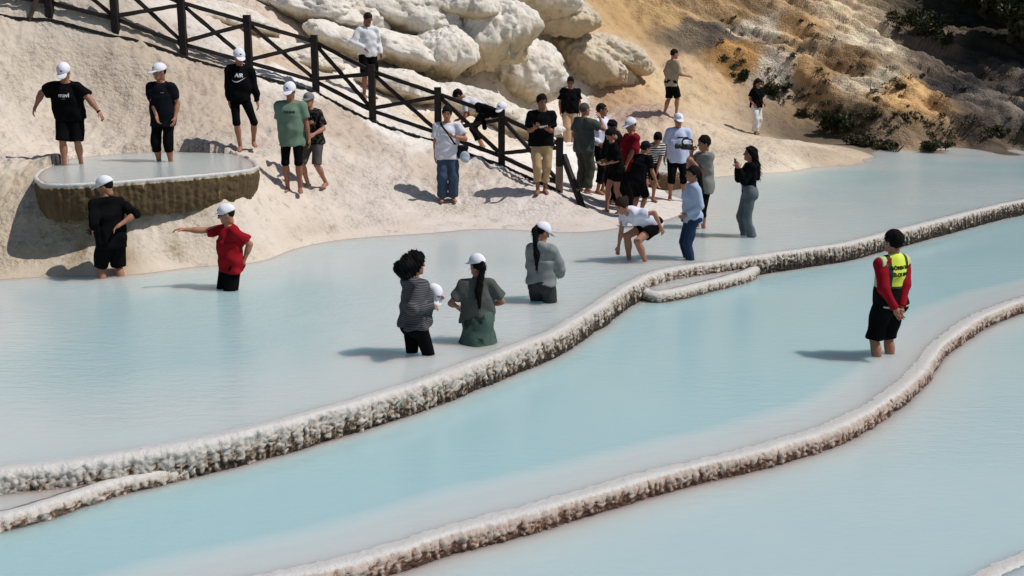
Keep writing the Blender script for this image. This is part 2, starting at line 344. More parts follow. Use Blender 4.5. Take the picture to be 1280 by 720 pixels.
def rim(name, pix, z, zbot, mat, label, wide=.9, amp=.05, step=.022, lip=.07, seed=0, clump=1.0, brown=None):
    W, s = catmull([on(x, y, z)[:2] for x, y in pix], step=step)
    T = np.gradient(W, axis=0); T /= np.linalg.norm(T, axis=1)[:, None]
    k = 25; ker = np.ones(k)/k
    T = np.stack([np.convolve(np.pad(T[:, i], k//2, 'edge'), ker, 'valid') for i in range(2)], 1); T /= np.linalg.norm(T, axis=1)[:, None]
    Nn = np.stack([T[:, 1], -T[:, 0]], 1)                    # outward, down-terrace side
    dz = z-zbot
    prof = [(-wide, -.26), (-wide*.75, -.15), (-wide*.5, -.075), (-wide*.3, -.034), (-wide*.18, -.012), (-.10, .002), (-.05, .010), (-.01, .012), (.018, .008), (.038, -.002), (.055, -.014), (.066, -.03)]
    nf = 32
    for i in range(1, nf+1):
        q = i/nf; prof.append((lip+.012*math.sin(q*3.1)-.05*q*q, -.035-q*(dz+.12)))
    prof = np.array(prof); nr = len(prof)
    o_, zz = np.meshgrid(prof[:, 0], prof[:, 1], indexing='ij')
    SS = np.broadcast_to(s[None], o_.shape if o_.shape[1] == len(s) else (nr, len(s)))
    O = np.broadcast_to(prof[:, :1], (nr, len(s))).copy(); Z0 = np.broadcast_to(prof[:, 1:], (nr, len(s))).copy()
    face = smooth(-.03, .05, O)*smooth(.016, -.02, Z0)
    sd = seed*37.7
    drip = fbm(SS*24+sd, Z0*3.0, .3, 3)                       # hanging columns
    clus = fbm(SS*17+sd, Z0*20, O*4+5, 3, bill=True)+.35*fbm(SS*6+sd, Z0*7, 2, 2)           # cauliflower crust
    big = fbm(SS*1.3+sd, Z0*.8, 9, 2)
    lump = .55*clus+.5*drip
    disp = amp*(.95*lump*clump+.35*big)
    inn = 1-face
    Os = .04*fbm(SS*2.6+sd, O*0, 5, 3)+.06*fbm(SS*.6+sd, O*0, 8, 2)
    O2 = O+face*disp+(.3+.7*face)*Os+inn*.035*fbm(SS*1.1+sd, O*0, 2, 3)+face*.035*fbm(SS*1.1+sd, O*0, 2, 3)
    crest = np.exp(-((O+.03)/.10)**2)
    Z2 = z+Z0+crest*.008*fbm(SS*2.2+sd, O*6, 4, 4)+inn*.006*fbm(SS*9, O*9, 1, 3)
    Z2 += face*amp*.55*fbm(SS*14+sd, Z0*14, 7, 3)
    X = W[None, :, 0]+Nn[None, :, 0]*O2; Y = W[None, :, 1]+Nn[None, :, 1]*O2
    vs = np.stack([X, Y, Z2], -1).reshape(-1, 3)
    ob = mesh(name, vs, gridfaces(nr, len(s))[:, ::-1], mat)
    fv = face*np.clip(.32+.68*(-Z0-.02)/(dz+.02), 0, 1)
    br = np.zeros(len(s)) if brown is None else np.interp(np.arange(len(s)), np.linspace(0, len(s)-1, len(brown)), brown)
    fattr(ob, 'brown', np.broadcast_to(br[None], O.shape))
    fattr(ob, 'face', fv); fattr(ob, 'lump', np.clip(lump*1.3+.1, -1, 1))
    return tag(ob, label, 'terrace rim', 'travertine rims of the terrace pools'), W
UP_PIX = [(-1100,700),(-760,672),(-420,635),(-250,617),(-100,600),(0,589),(100,577),(200,561),(300,541),(400,516),(500,486),(600,451),(680,420),(730,394),(765,370),(790,355),(812,344),(840,336),(880,330),(950,320),(1000,313),(1060,304),(1120,289),(1180,274),(1240,259),(1285,250),(1400,232),(1600,216)]
UPRIM, _ = catmull([on(x, y, LV_U)[:2] for x, y in UP_PIX], step=.05)
LO_PIX = [(-300,900),(100,785),(250,745),(400,712),(480,691),(560,666),(640,644),(740,617),(840,589),(940,565),(1030,538),(1085,513),(1130,484),(1155,458),(1172,436),(1200,411),(1235,392),(1285,373),(1400,345),(1600,318)]
LORIM, _ = catmull([on(x, y, LV_M)[:2] for x, y in LO_PIX], step=.05)
M_rim = [mk_rim_mat('travertine_crust', (132, 108, 86), (50, 40, 32), .52), mk_rim_mat('travertine_crust_rusty', (146, 112, 92), (80, 54, 42), .55, ((.54, .455, .385), (.38, .30, .245))), mk_rim_mat('travertine_crust_pale', (150, 124, 104), (92, 72, 58), .40)]
rim('travertine_ledge', UP_PIX, LV_U, LV_M, M_rim[0], 'long curving crusted rim that holds back the big pool where most people wade', seed=1, step=.0135, amp=.055, brown=[-.36,-.36,-.36,-.32,-.2,-.06,.02,.04,.06,.12,.25,.36,.4,.36,.36])
rim('travertine_ledge', LO_PIX, LV_M, LV_L, M_rim[1], 'rusty brown crusted rim curving round the pool where the man in the yellow vest stands', seed=2, wide=1.25, step=.013, amp=.045, brown=[-.05,-.05,-.1,-.12,-.05,-.1,-.12,-.12,-.12])
rim('travertine_ledge', [(-120,672),(-40,652),(20,640),(80,622),(140,603),(190,591),(232,580),(262,568)], LV_M+.10, LV_M, M_rim[2], 'low white lip at the foot of the long rim at the left edge', seed=3, wide=.30, step=.013, amp=.05, lip=.07)
rim('travertine_ledge', [(806,340),(797,350),(801,360),(820,365),(850,361),(885,353),(915,345),(936,338),(947,331),(956,322)], LV_M+.13, LV_M, M_rim[2], 'short pale rim enclosing a small half moon puddle under the long rim', seed=4, wide=.30, step=.015, amp=.04, lip=.07)
rim('travertine_ledge', [(1150,775),(1205,742),(1245,720),(1285,700),(1400,655)], LV_L, LV_L-.15, M_rim[2], 'white rim just entering the bottom right corner', seed=5, wide=1.0, step=.02)
terr = terrain()
# ------------------------------------------------------------------ water
def mk_water(name, shallow, deep, rip=1.0, rot=.3):
    t = NT(name)
    d = t.attr('depth')
    v = t.coord((1, 1, 1)); big = t.noise(v, .55, 3)
    dd = t.math('MULTIPLY', d, t.math('ADD', .72, t.math('MULTIPLY', big, .55)))
    col = t.mix(t.ramp(dd, [(.06, (0, 0, 0)), (.42, (1, 1, 1))]), shallow, deep)
    n1 = t.noise(t.coord((1.2, 3.4, 1), rot=(0, 0, rot)), 3.2, 3, .55, .6); n2 = t.noise(t.coord((1.5, 4.2, 1), rot=(0, 0, -rot*.7)), 8.5, 3, .6, .4)
    h = t.math('ADD', t.math('MULTIPLY', n1, .8), t.math('MULTIPLY', n2, .45))
    wind = t.ramp(t.noise(t.coord((.5, 1, 1)), .5, 2), [(.38, (.25, .25, .25)), (.62, (1, 1, 1))])
    bn = t.n('ShaderNodeBump'); bn.inputs['Distance'].default_value = .05; t.l(h, bn.inputs['Height']); t.l(t.math('MULTIPLY', wind, .34*rip), bn.inputs['Strength']); nrm = bn.outputs[0]
    p = t.prin(col, .14, .5, nrm, link=False, IOR=1.33, **{'Subsurface Weight': 1.0, 'Subsurface Radius': (.4, .7, .8), 'Subsurface Scale': 1.0})
    tr = t.n('ShaderNodeBsdfTransparent'); tr.inputs[0].default_value = (.95, .985, .985, 1)
    e = t.math('POWER', 2.718, t.math('MULTIPLY', d, -4.2))
    al = t.math('SUBTRACT', 1.0, t.math('MULTIPLY', e, .25))
    mx = t.n('ShaderNodeMixShader'); t.l(al, mx.inputs[0]); t.l(tr.outputs[0], mx.inputs[1]); t.l(p, mx.inputs[2]); t.l(mx.outputs[0], t.out.inputs[0])
    return t.m
def strip(name, xs, y0, y1, z, n, mat, depth=None, power=1.0):
    q = np.linspace(0, 1, n)[:, None]**power
    X = np.broadcast_to(xs[None], (n, len(xs))); Y = y0[None]+(y1-y0)[None]*q
    vs = np.stack([X, Y, np.full(X.shape, 0.0)+z], -1).reshape(-1, 3); m = len(xs)
    b2 = vs.copy(); b2[:, 2] = z-.7; N = len(vs); top = gridfaces(n, m)
    idx = np.arange(N).reshape(n, m); ring = np.concatenate([idx[0, :], idx[1:, -1], idx[-1, -2::-1], idx[-2:0:-1, 0]]); r2 = np.roll(ring, -1)
    side = np.stack([r2, ring, ring+N, r2+N], 1)
    o = mesh(name, np.vstack([vs, b2]), np.vstack([top, top[:, ::-1]+N, side]), mat, sm=False); return o, X, Y
def by(R, xs): return np.interp(xs, R[:, 0], R[:, 1])
W_up = mk_water('water_milky_upper', (.60, .64, .628), (.385, .525, .535), 1.15)
W_mid = mk_water('water_milky_middle', (.575, .645, .64), (.355, .515, .532), .55, .5)
W_low = mk_water('water_milky_lower', (.55, .60, .59), (.405, .53, .54), .6, -.3)
xs = np.linspace(-9.0, 14, 460)
y0 = by(UPRIM, xs)+.04
o, X, Y = strip('water', xs, y0, np.maximum(y0+12, 34), LV_U, 170, W_up); tag(o, kind='structure')
fattr(o, 'depth', np.tile(np.clip(-height(X, Y, False), .0, 1), 2))
M_bed = plain('pool_silt', (222, 220, 214), .9, .2, .08, 3, .2)
def pool(xs, ya, yb, z, mat, n, fa, fb, dmax):
    o, X, Y = strip('water', xs, ya, yb, z, n, mat); tag(o, kind='structure')
    da, db = Y-ya[None], yb[None]-Y
    slope_a = np.gradient(ya, xs)[None]; slope_b = np.gradient(yb, xs)[None]
    da = da/np.sqrt(1+slope_a**2); db = db/np.sqrt(1+slope_b**2)
    nz = .35*fbm(X*.6, Y*.6, z*10, 3)
    dep = dmax*np.minimum(smooth(fa[0], fa[1], da+nz*fa[1]*.3), smooth(fb[0], fb[1], db+nz*fb[1]*.5))
    fattr(o, 'depth', np.tile(np.clip(dep+.02, 0, 1).ravel(), 2))
    vs = np.stack([X, Y, z-dep-.14], -1).reshape(-1, 3)
    b = mesh('pool_floor', vs, gridfaces(n, len(xs)), M_bed); tag(b, kind='structure')
xs = np.linspace(-5.5, 14, 360)
pool(xs, by(LORIM, xs)+.05, np.maximum(by(UPRIM, xs)-.03, by(LORIM, xs)+.1), LV_M, W_mid, 150, (.36, .88), (-.2, .5), .5)
pool(xs, np.full(len(xs), 2.2), by(LORIM, xs)-.03, LV_L, W_low, 90, (-3, -1), (-.35, .9), .36)
def slab(vs, fs, t=.3):
    n = len(vs); m = n-1
    return list(vs)+[v-V(0, 0, t) for v in vs], list(fs)+[(n, n+c, n+b_) for a, b_, c in fs]+[((i+1) % m+1, i+1, n+i+1, n+(i+1) % m+1) for i in range(m)]
def puddle(pix, z, mat, dep):
    P, _ = catmull([on(x, y, z) for x, y in pix], n=60, closed=True)
    c = P.mean(0); vs = [c]+list(P); fs = [(0, i+1, (i+1) % 60+1) for i in range(60)]
    o = mesh('water', *slab(vs, fs), mat, sm=False); fattr(o, 'depth', np.full(2*len(vs), dep)); tag(o, kind='structure')
    vs = [v-V(0, 0, .06) for v in vs]; tag(mesh('pool_floor', vs, fs, M_bed), kind='structure')
puddle([(-60,652),(0,638),(80,618),(150,600),(215,586),(180,578),(90,590),(0,604),(-60,612)], LV_M+.10, W_low, .06)
puddle([(800,360),(822,364),(850,360),(885,352),(915,344),(940,334),(930,326),(880,332),(835,340),(806,350)], LV_M+.13, W_up, .12)
# little pool behind the group, on the step
stp = [(676,199),(705,203),(735,207),(765,210),(800,212),(832,214),(852,212)]
o_, Wst = rim('travertine_ledge', [(x, y) for x, y in stp], .40, .14, mk_rim_mat('travertine_crust_ochre', (150, 116, 70), (98, 74, 44), .72), 'ochre brown rim of the small step pool behind the standing group', seed=6, wide=.4, step=.025, amp=.04)
puddle([(672,197),(705,202),(765,209),(832,213),(856,210),(850,198),(800,184),(760,176),(720,172),(690,176)], .39, W_up, .2)
# ------------------------------------------------------------------ stone basin
def basin():
    P, s = catmull([on(x, y, LV_B) for x, y in BASIN_PIX], n=520, closed=True)
    P = P[:, :2]; T = np.roll(P, -1, 0)-np.roll(P, 1, 0); T /= np.linalg.norm(T, axis=1)[:, None]
    N = np.stack([T[:, 1], -T[:, 0]], 1)
    if ((P-P.mean(0))*N).sum() < 0: N = -N
    prof = [(-.30, -.2), (-.16, -.08), (-.11, -.045), (-.07, -.025), (-.04, -.006), (-.015, .0), (.0, -.012), (.005, -.03)]+[(-.005-.03*q-.05*q*q*q, -.05-.48*q) for q in np.linspace(0, 1, 34)]
    prof = np.array(prof); nr = len(prof)
    O = np.broadcast_to(prof[:, :1], (nr, len(s))).copy(); Z = np.broadcast_to(prof[:, 1:], (nr, len(s))).copy(); SS = np.broadcast_to(s[None], O.shape)
    fc = smooth(-.03, -.09, Z)*(np.arange(nr)[:, None] > 5)
    drip = fbm(SS*13, Z*1.0, 0, 4)+.3*fbm(SS*3, Z*.6, 5, 2); cl = fbm(SS*18, Z*9, 3, 3)
    O += fc*(.055*drip+.03*cl)+.03*fbm(SS*1.5, Z*0, 6, 2)
    Z += (1-fc)*.008*fbm(SS*5, O*9, 0, 3)+fc*.05*smooth(-.35, -.53, Z)*drip*2
    X = P[None, :, 0]+N[None, :, 0]*O; Y = P[None, :, 1]+N[None, :, 1]*O
    o = mesh('stone_basin', np.stack([X, Y, LV_B+Z], -1).reshape(-1, 3), gridfaces(nr, len(s), True), mk_rim_mat('travertine_crust_mossy', (188, 158, 104), (88, 70, 44), .92))
    fattr(o, 'brown', np.zeros(O.size)); fattr(o, 'face', np.clip(fc*(.62+.4*np.clip((-Z-.03)/.12, 0, 1)), 0, 1)); fattr(o, 'lump', .75*drip+.42)
    tag(o, 'raised travertine basin with white lip and dark brown dripping front, holding three boys', 'basin')
    Q = P-N*.035; vs = [V(*P.mean(0), LV_B-.016)]+[V(a, b, LV_B-.016) for a, b in Q]
    fs = [(0, i+1, (i+1) % len(Q)+1) for i in range(len(Q))]
    sv, sf = slab(vs, fs, .2); cc = P.mean(0); sv = sv[:len(vs)]+[V(*(cc+(q[:2]-cc)*.86), q[2]) for q in sv[len(vs):]]
    w = mesh('water', sv, sf, W_up, sm=False); fattr(w, 'depth', np.full(2*len(vs), .17)); tag(w, kind='structure')
    tag(mesh('pool_floor', [v-V(0, 0, .2) for v in vs], fs, M_bed), kind='structure')
basin()
# ------------------------------------------------------------------ white mounds
def mk_mound():
    t = NT('travertine_flow'); v = t.coord()
    s = t.attr('stain'); n1 = t.noise(v, 2.4, 5, .6); n2 = t.noise(t.coord((1, 1, .25)), 9, 4, .6); n3 = t.noise(v, 14, 5, .65)
    w = t.mix(n1, (.77, .73, .67), (.66, .59, .49))
    oc = t.mix(n2, (.36, .25, .11), (.56, .45, .28))
    f = t.ramp(t.math('ADD', s, t.math('MULTIPLY', t.math('SUBTRACT', n2, .5), 1.3)), [(.35, (0, 0, 0)), (.9, (1, 1, 1))])
    c = t.mix(t.math('MULTIPLY', f, .85), w, oc)
    c = t.mix(t.math('MULTIPLY', t.ramp(t.noise(v, 1.2, 3), [(.55, (0, 0, 0)), (.68, (1, 1, 1))]), .3), c, (.42, .29, .16))
    h = t.math('ADD', n1, t.math('ADD', t.math('MULTIPLY', n2, .7), t.math('MULTIPLY', n3, .7)))
    t.prin(c, .7, .3, t.bump(h, .55, .09)); return t.m
M_mound = mk_mound()
def mound(px, py, zc, rx, rz, ry, roll, label, seed, flat=.55):
    nu, nv = 150, 90
    th = np.linspace(0, 2*np.pi, nu, endpoint=False)[None, :]; ph = np.linspace(-np.pi/2+.02, np.pi/2-.02, nv)[:, None]
    cph = np.where(ph < 0, np.cos(ph)**.5, np.cos(ph)**.85)
    sg = lambda a, p: np.sign(a)*np.abs(a)**p
    x = cph*sg(np.cos(th), .8); y = cph*sg(np.sin(th), .8); z = sg(np.sin(ph), .85)+0*th; rx *= 1.25; rz *= 1.16; ry *= 1.15
    X, Y, Z = x*rx, y*ry, z*rz
    k = seed*13.1
    low = smooth(.15, -.7, z)
    d = 1+.34*fbm(X*.9+k, Y*.9, Z*.9, 3)+.15*fbm(X*1.7+k, Y*1.7, Z*1.1, 3, bill=True)+.06*fbm(X*6+k, Y*6, Z*4, 3, bill=True)
    drip = fbm(X*4.5+k, Y*4.5, Z*.8, 3)
    d = d+.07*fbm(X*5+k, Y*5, Z*.7, 3)*smooth(.8, .2, z)
    X, Y, Z = X*d, Y*d, Z*d
    sh = 1-low*(flat*.55)*(1-.5*drip); X, Y = X*sh, Y*sh
    Z = np.where(z < 0, Z*(1-.35*flat)+low*.16*rz*drip*1.5, Z)
    ca, sa = math.cos(roll), math.sin(roll)
    X, Z = X*ca+Z*sa, -X*sa+Z*ca
    o = mesh('travertine_mound', np.stack([X, Y, Z], -1).reshape(-1, 3), gridfaces(nv, nu, True), M_mound)
    P = at(px, py, zc); o.location = P
    fattr(o, 'stain', np.clip(smooth(.55, -.75, z)*.95+.10+(.6 if 'ochre' in label else .25 if ('yellow' in label or 'brown' in label or 'tan' in label) else 0)+0*th, 0, 1))
    return tag(o, label, 'travertine mound', 'rounded travertine mounds above the fence')
R_ = math.radians
for i, a in enumerate([
 (400,18,27.2,1.25,.55,1.1,R_(14),'big flat topped white mound left of the white shirted man on the rocks',.9),
 (497,22,28.2,1.5,.72,1.2,R_(20),'wide rounded white mound right behind the head of the white shirted man',.8),
 (582,16,28.0,.68,.46,.8,R_(4),'small rounded yellowish boulder jutting out near the top edge',1.0),
 (505,66,27.0,.95,.36,.9,R_(16),'long low cream ledge right of the white shirted man',.5),
 (556,72,27.2,.62,.62,.7,R_(8),'bulging pale mound with dripping lower edge above the fence',.8),
 (610,48,28.3,.95,.72,.9,R_(-14),'smooth cream mound between the dripping bulge and the large wedge',.4),
 (642,92,30.2,1.12,.88,1.0,R_(26),'largest wedge shaped cream rock with a shaded left edge above the fence',.6),
 (694,22,32.0,1.0,.5,1.0,R_(10),'pale rounded mound at the upper edge beside the ochre slope',.5),
 (430,52,26.4,.75,.30,.7,R_(20),'small smooth mound low beside the left hip of the white shirted man',.4),
 (352,72,25.2,1.05,.34,.8,R_(12),'brown faced step seen through the fence, left of the white shirted man',.7),
 (285,26,25.4,.95,.30,.8,R_(14),'pinkish brown step near the top of the fence',.7),
 (500,112,25.6,.85,.34,.7,R_(14),'low white step with a tan face behind the fence, right of the white shirted man',.7),
 (590,135,26.6,1.0,.42,.7,R_(12),'yellowish step behind the person bending over the fence',.6),
 (650,158,27.0,.8,.34,.7,R_(8),'low cream step just behind the man in khaki trousers',.5),
 (640,-14,31.0,1.5,.8,1.1,R_(14),'broad white mound cut by the top edge',.4),
 (740,80,33.2,1.1,.6,1.0,R_(30),'ochre lump of rock above the man in beige trousers',.5),
 (770,75,33.6,.8,.5,.8,R_(24),'dark ochre overhang right of the ochre lump on the slope',1.0),
 (700,120,33.2,.9,.42,.8,R_(20),'smooth white bulge behind the man in beige trousers',.4)]):
    mound(*a[:8], i+1, a[8])
# ------------------------------------------------------------------ signed distance modelling of figures
def nrm(v): v = np.asarray(v, float); return v/(np.linalg.norm(v)+1e-9)
def cap_(a, b, ra, rb, end=None, start=None):
    a, b = np.asarray(a, float), np.asarray(b, float); ba = b-a; L2 = max(ba@ba, 1e-9); dn = nrm(ba)
    def f(X, Y, Z):
        px, py, pz = X-a[0], Y-a[1], Z-a[2]
        h = np.clip((px*ba[0]+py*ba[1]+pz*ba[2])/L2, 0, 1)
        d = np.sqrt((px-ba[0]*h)**2+(py-ba[1]*h)**2+(pz-ba[2]*h)**2)-(ra+(rb-ra)*h)
        if end is not None: d = np.maximum(d, (X-end[0])*dn[0]+(Y-end[1])*dn[1]+(Z-end[2])*dn[2])
        if start is not None: d = np.maximum(d, -((X-start[0])*dn[0]+(Y-start[1])*dn[1]+(Z-start[2])*dn[2]))
        return d
    r = max(ra, rb); return f, np.minimum(a, b)-r, np.maximum(a, b)+r
def ell_(c, r, R=None):
    c, r = np.asarray(c, float), np.asarray(r, float); R = np.eye(3) if R is None else np.asarray(R)
    def f(X, Y, Z):
        px, py, pz = X-c[0], Y-c[1], Z-c[2]
        x = (px*R[0, 0]+py*R[1, 0]+pz*R[2, 0]); y = (px*R[0, 1]+py*R[1, 1]+pz*R[2, 1]); z = (px*R[0, 2]+py*R[1, 2]+pz*R[2, 2])
        k0 = np.sqrt((x/r[0])**2+(y/r[1])**2+(z/r[2])**2)+1e-6
        k1 = np.sqrt((x/r[0]**2)**2+(y/r[1]**2)**2+(z/r[2]**2)**2)+1e-6
        return k0*(k0-1)/k1
    e = np.sqrt(((R*r[None, :])**2).sum(1)); return f, c-e, c+e
def ecyl_(c, R, rx, ry, z0, z1, flare=0.0):
    c = np.asarray(c, float); R = np.asarray(R)
    def f(X, Y, Z):
        px, py, pz = X-c[0], Y-c[1], Z-c[2]
        x = (px*R[0, 0]+py*R[1, 0]+pz*R[2, 0]); y = (px*R[0, 1]+py*R[1, 1]+pz*R[2, 1]); z = (px*R[0, 2]+py*R[1, 2]+pz*R[2, 2])
        k = 1+flare*(z1-z)/(z1-z0); q = np.sqrt((x/(rx*k))**2+(y/(ry*k))**2)
        return np.maximum((q-1)*min(rx, ry)*1.1, np.maximum(z-z1, z0-z))
    e = np.abs(R)@V(rx*(1+abs(flare)), ry*(1+abs(flare)), 0)+np.abs(R[:, 2])*max(abs(z0), abs(z1)); return f, c-e, c+e
class Field:
    def __init__(s, prims, h, pad=.04):
        lo = np.min([p[1] for p in prims], 0)-pad; hi = np.max([p[2] for p in prims], 0)+pad
        s.h = h; s.lo = lo; s.n = np.ceil((hi-lo)/h).astype(int)+1
        s.ax = [lo[i]+h*np.arange(s.n[i]) for i in range(3)]; s.v = np.full(s.n, .5)
    def sl(s, lo, hi, m):
        a = np.clip(np.floor((lo-m-s.lo)/s.h).astype(int), 0, s.n-1); b = np.clip(np.ceil((hi+m-s.lo)/s.h).astype(int)+1, 1, s.n)
        ix = tuple(slice(i, j) for i, j in zip(a, b)); g = np.ix_(*[s.ax[i][ix[i]] for i in range(3)]); return ix, g
    def add(s, p, k=.02):
        ix, g = s.sl(p[1], p[2], max(k, s.h)*2+s.h); d = p[0](*g); o = s.v[ix]
        hh = np.clip(k-np.abs(o-d), 0, None)/k; s.v[ix] = np.minimum(o, d)-hh*hh*k*.25; return s
    def sub(s, p, k=.01):
        ix, g = s.sl(p[1], p[2], .03); d = -p[0](*g); o = s.v[ix]
        hh = np.clip(k-np.abs(o-d), 0, None)/k; s.v[ix] = np.maximum(o, d)+hh*hh*k*.25; return s
    def cut(s, p, n):
        g = np.ix_(*s.ax); n = nrm(n)
        s.v = np.maximum(s.v, (g[0]-p[0])*n[0]+(g[1]-p[1])*n[1]+(g[2]-p[2])*n[2]); return s
    def wrinkle(s, amp, seed=0, freq=1.0, sag=True):
        r = np.random.default_rng(seed+11); g = np.ix_(*s.ax); m = np.abs(s.v) < .06
        I = np.nonzero(m); x, y, z = s.ax[0][I[0]], s.ax[1][I[1]], s.ax[2][I[2]]; t = 0
        for i in range(5):
            k = r.normal(size=3); k[2] *= 1.1; k = nrm(k)*freq*r.uniform(14, 42); k2 = nrm(r.normal(size=3))*r.uniform(6, 14)
            t = t+np.sin(k[0]*x+k[1]*y+k[2]*z+2.2*np.sin(k2[0]*x+k2[1]*y+k2[2]*z+i))/(1+.35*i)
        s.v[I] += amp*(.42*t-.5); return s
    def sample(s, P):
        q = (np.asarray(P)-s.lo)/s.h; i = np.clip(np.floor(q).astype(int), 0, s.n-2); f = q-i; out = 0
        for dx in (0, 1):
            for dy in (0, 1):
                for dz in (0, 1):
                    w = (f[:, 0] if dx else 1-f[:, 0])*(f[:, 1] if dy else 1-f[:, 1])*(f[:, 2] if dz else 1-f[:, 2])
                    out = out+w*s.v[i[:, 0]+dx, i[:, 1]+dy, i[:, 2]+dz]
        return out
    def net(s):
        v = s.v; ins = v < 0; nx, ny, nz = np.array(v.shape)-1
        cor = [(dx, dy, dz) for dx in (0, 1) for dy in (0, 1) for dz in (0, 1)]
        cnt = sum(ins[a:a+nx, b:b+ny, c:c+nz].astype(np.int8) for a, b, c in cor)
        act = (cnt > 0) & (cnt < 8); I = np.argwhere(act)
        if len(I) == 0: return np.zeros((0, 3)), np.zeros((0, 4), int)
        idx = np.full((nx, ny, nz), -1); idx[act] = np.arange(len(I))
        acc = np.zeros((len(I), 3)); num = np.zeros(len(I))
        for a in cor:
            for ax in range(3):
                if a[ax]: continue
                b = list(a); b[ax] = 1
                va = v[I[:, 0]+a[0], I[:, 1]+a[1], I[:, 2]+a[2]]; vb = v[I[:, 0]+b[0], I[:, 1]+b[1], I[:, 2]+b[2]]
                m = (va < 0) != (vb < 0); t = np.where(m, va/(va-vb+1e-12), 0)
                p = np.array(a, float)[None]+np.zeros((len(I), 3)); p[:, ax] += t
                acc += p*m[:, None]; num += m
        vs = s.lo+s.h*(I+acc/num[:, None]); qs = []
        for ax in range(3):
            o1, o2 = [(1, 2), (2, 0), (0, 1)][ax]
            A = [slice(None)]*3; B = [slice(None)]*3; A[ax] = slice(0, -1); B[ax] = slice(1, None)
            ia, ib = ins[tuple(A)], ins[tuple(B)]
            E = np.argwhere(ia != ib); E = E[(E[:, o1] > 0) & (E[:, o2] > 0) & (E[:, o1] < v.shape[o1]-1) & (E[:, o2] < v.shape[o2]-1)]
            if not len(E): continue
            def c(d1, d2):
                q = E.copy(); q[:, o1] -= d1; q[:, o2] -= d2; return idx[q[:, 0], q[:, 1], q[:, 2]]
            Q = np.stack([c(1, 1), c(0, 1), c(0, 0), c(1, 0)], 1)
            fl = ~ia[E[:, 0], E[:, 1], E[:, 2]]; Q[fl] = Q[fl][:, ::-1]; qs.append(Q)
        return vs, np.vstack(qs)
def rotm(axis, a): return np.array(Matrix.Rotation(a, 3, axis))
def ik(a, t, l1, l2, hint):
    d = t-a; L = np.linalg.norm(d); dn = d/(L+1e-9); L = min(max(L, abs(l1-l2)+.02), (l1+l2)*.997); t = a+dn*L
    x = (l1*l1-l2*l2+L*L)/(2*L); hgt = math.sqrt(max(l1*l1-x*x, 0)); hh = np.asarray(hint, float); hh = nrm(hh-dn*(hh@dn))
    return a+dn*x+hh*hgt, t
SKIN = {}
def hand_mesh(w0, d, pal, side, u, curl, spread=.10):
    d = nrm(d); n = nrm(pal-d*(pal@d)); w = np.cross(d, n) if side > 0 else np.cross(n, d)
    pr = [(ell_(w0+d*.045*u, (.016*u, .040*u, .052*u), np.stack([n, w, d], 1)), .01), (cap_(w0-d*.03*u, w0+d*.03*u, .027*u, .026*u), .015)]
    for i, L in enumerate((.068, .078, .070, .054)):
        b = w0+(d*.086+w*(.029-.0195*i))*u; fd = nrm(d+w*spread*(1.5-i)*.6)
        c1 = curl*1.1; d1 = fd*math.cos(c1)+n*math.sin(c1); m = b+d1*L*.5*u; c2 = curl*2.3; d2 = fd*math.cos(c2)+n*math.sin(c2)
        pr += [(cap_(b-fd*.02*u, m, .0092*u, .0085*u), .004), (cap_(m, m+d2*L*.5*u, .0085*u, .007*u), .003)]
    b = w0+(d*.022+w*.026)*u; td = nrm(d*.75+w*.75+n*.25*(1+curl)); m = b+td*.038*u
    pr += [(cap_(b, m, .0125*u, .0105*u), .008), (cap_(m, m+nrm(td+d*.5+n*.35*curl)*.030*u, .010*u, .008*u), .003)]
    f = Field([p for p, k in pr], .0052*u, .012)
    for p, k in pr: f.add(p, max(k*u, .002))
    return f.net()
BODYCOUNT = [0]
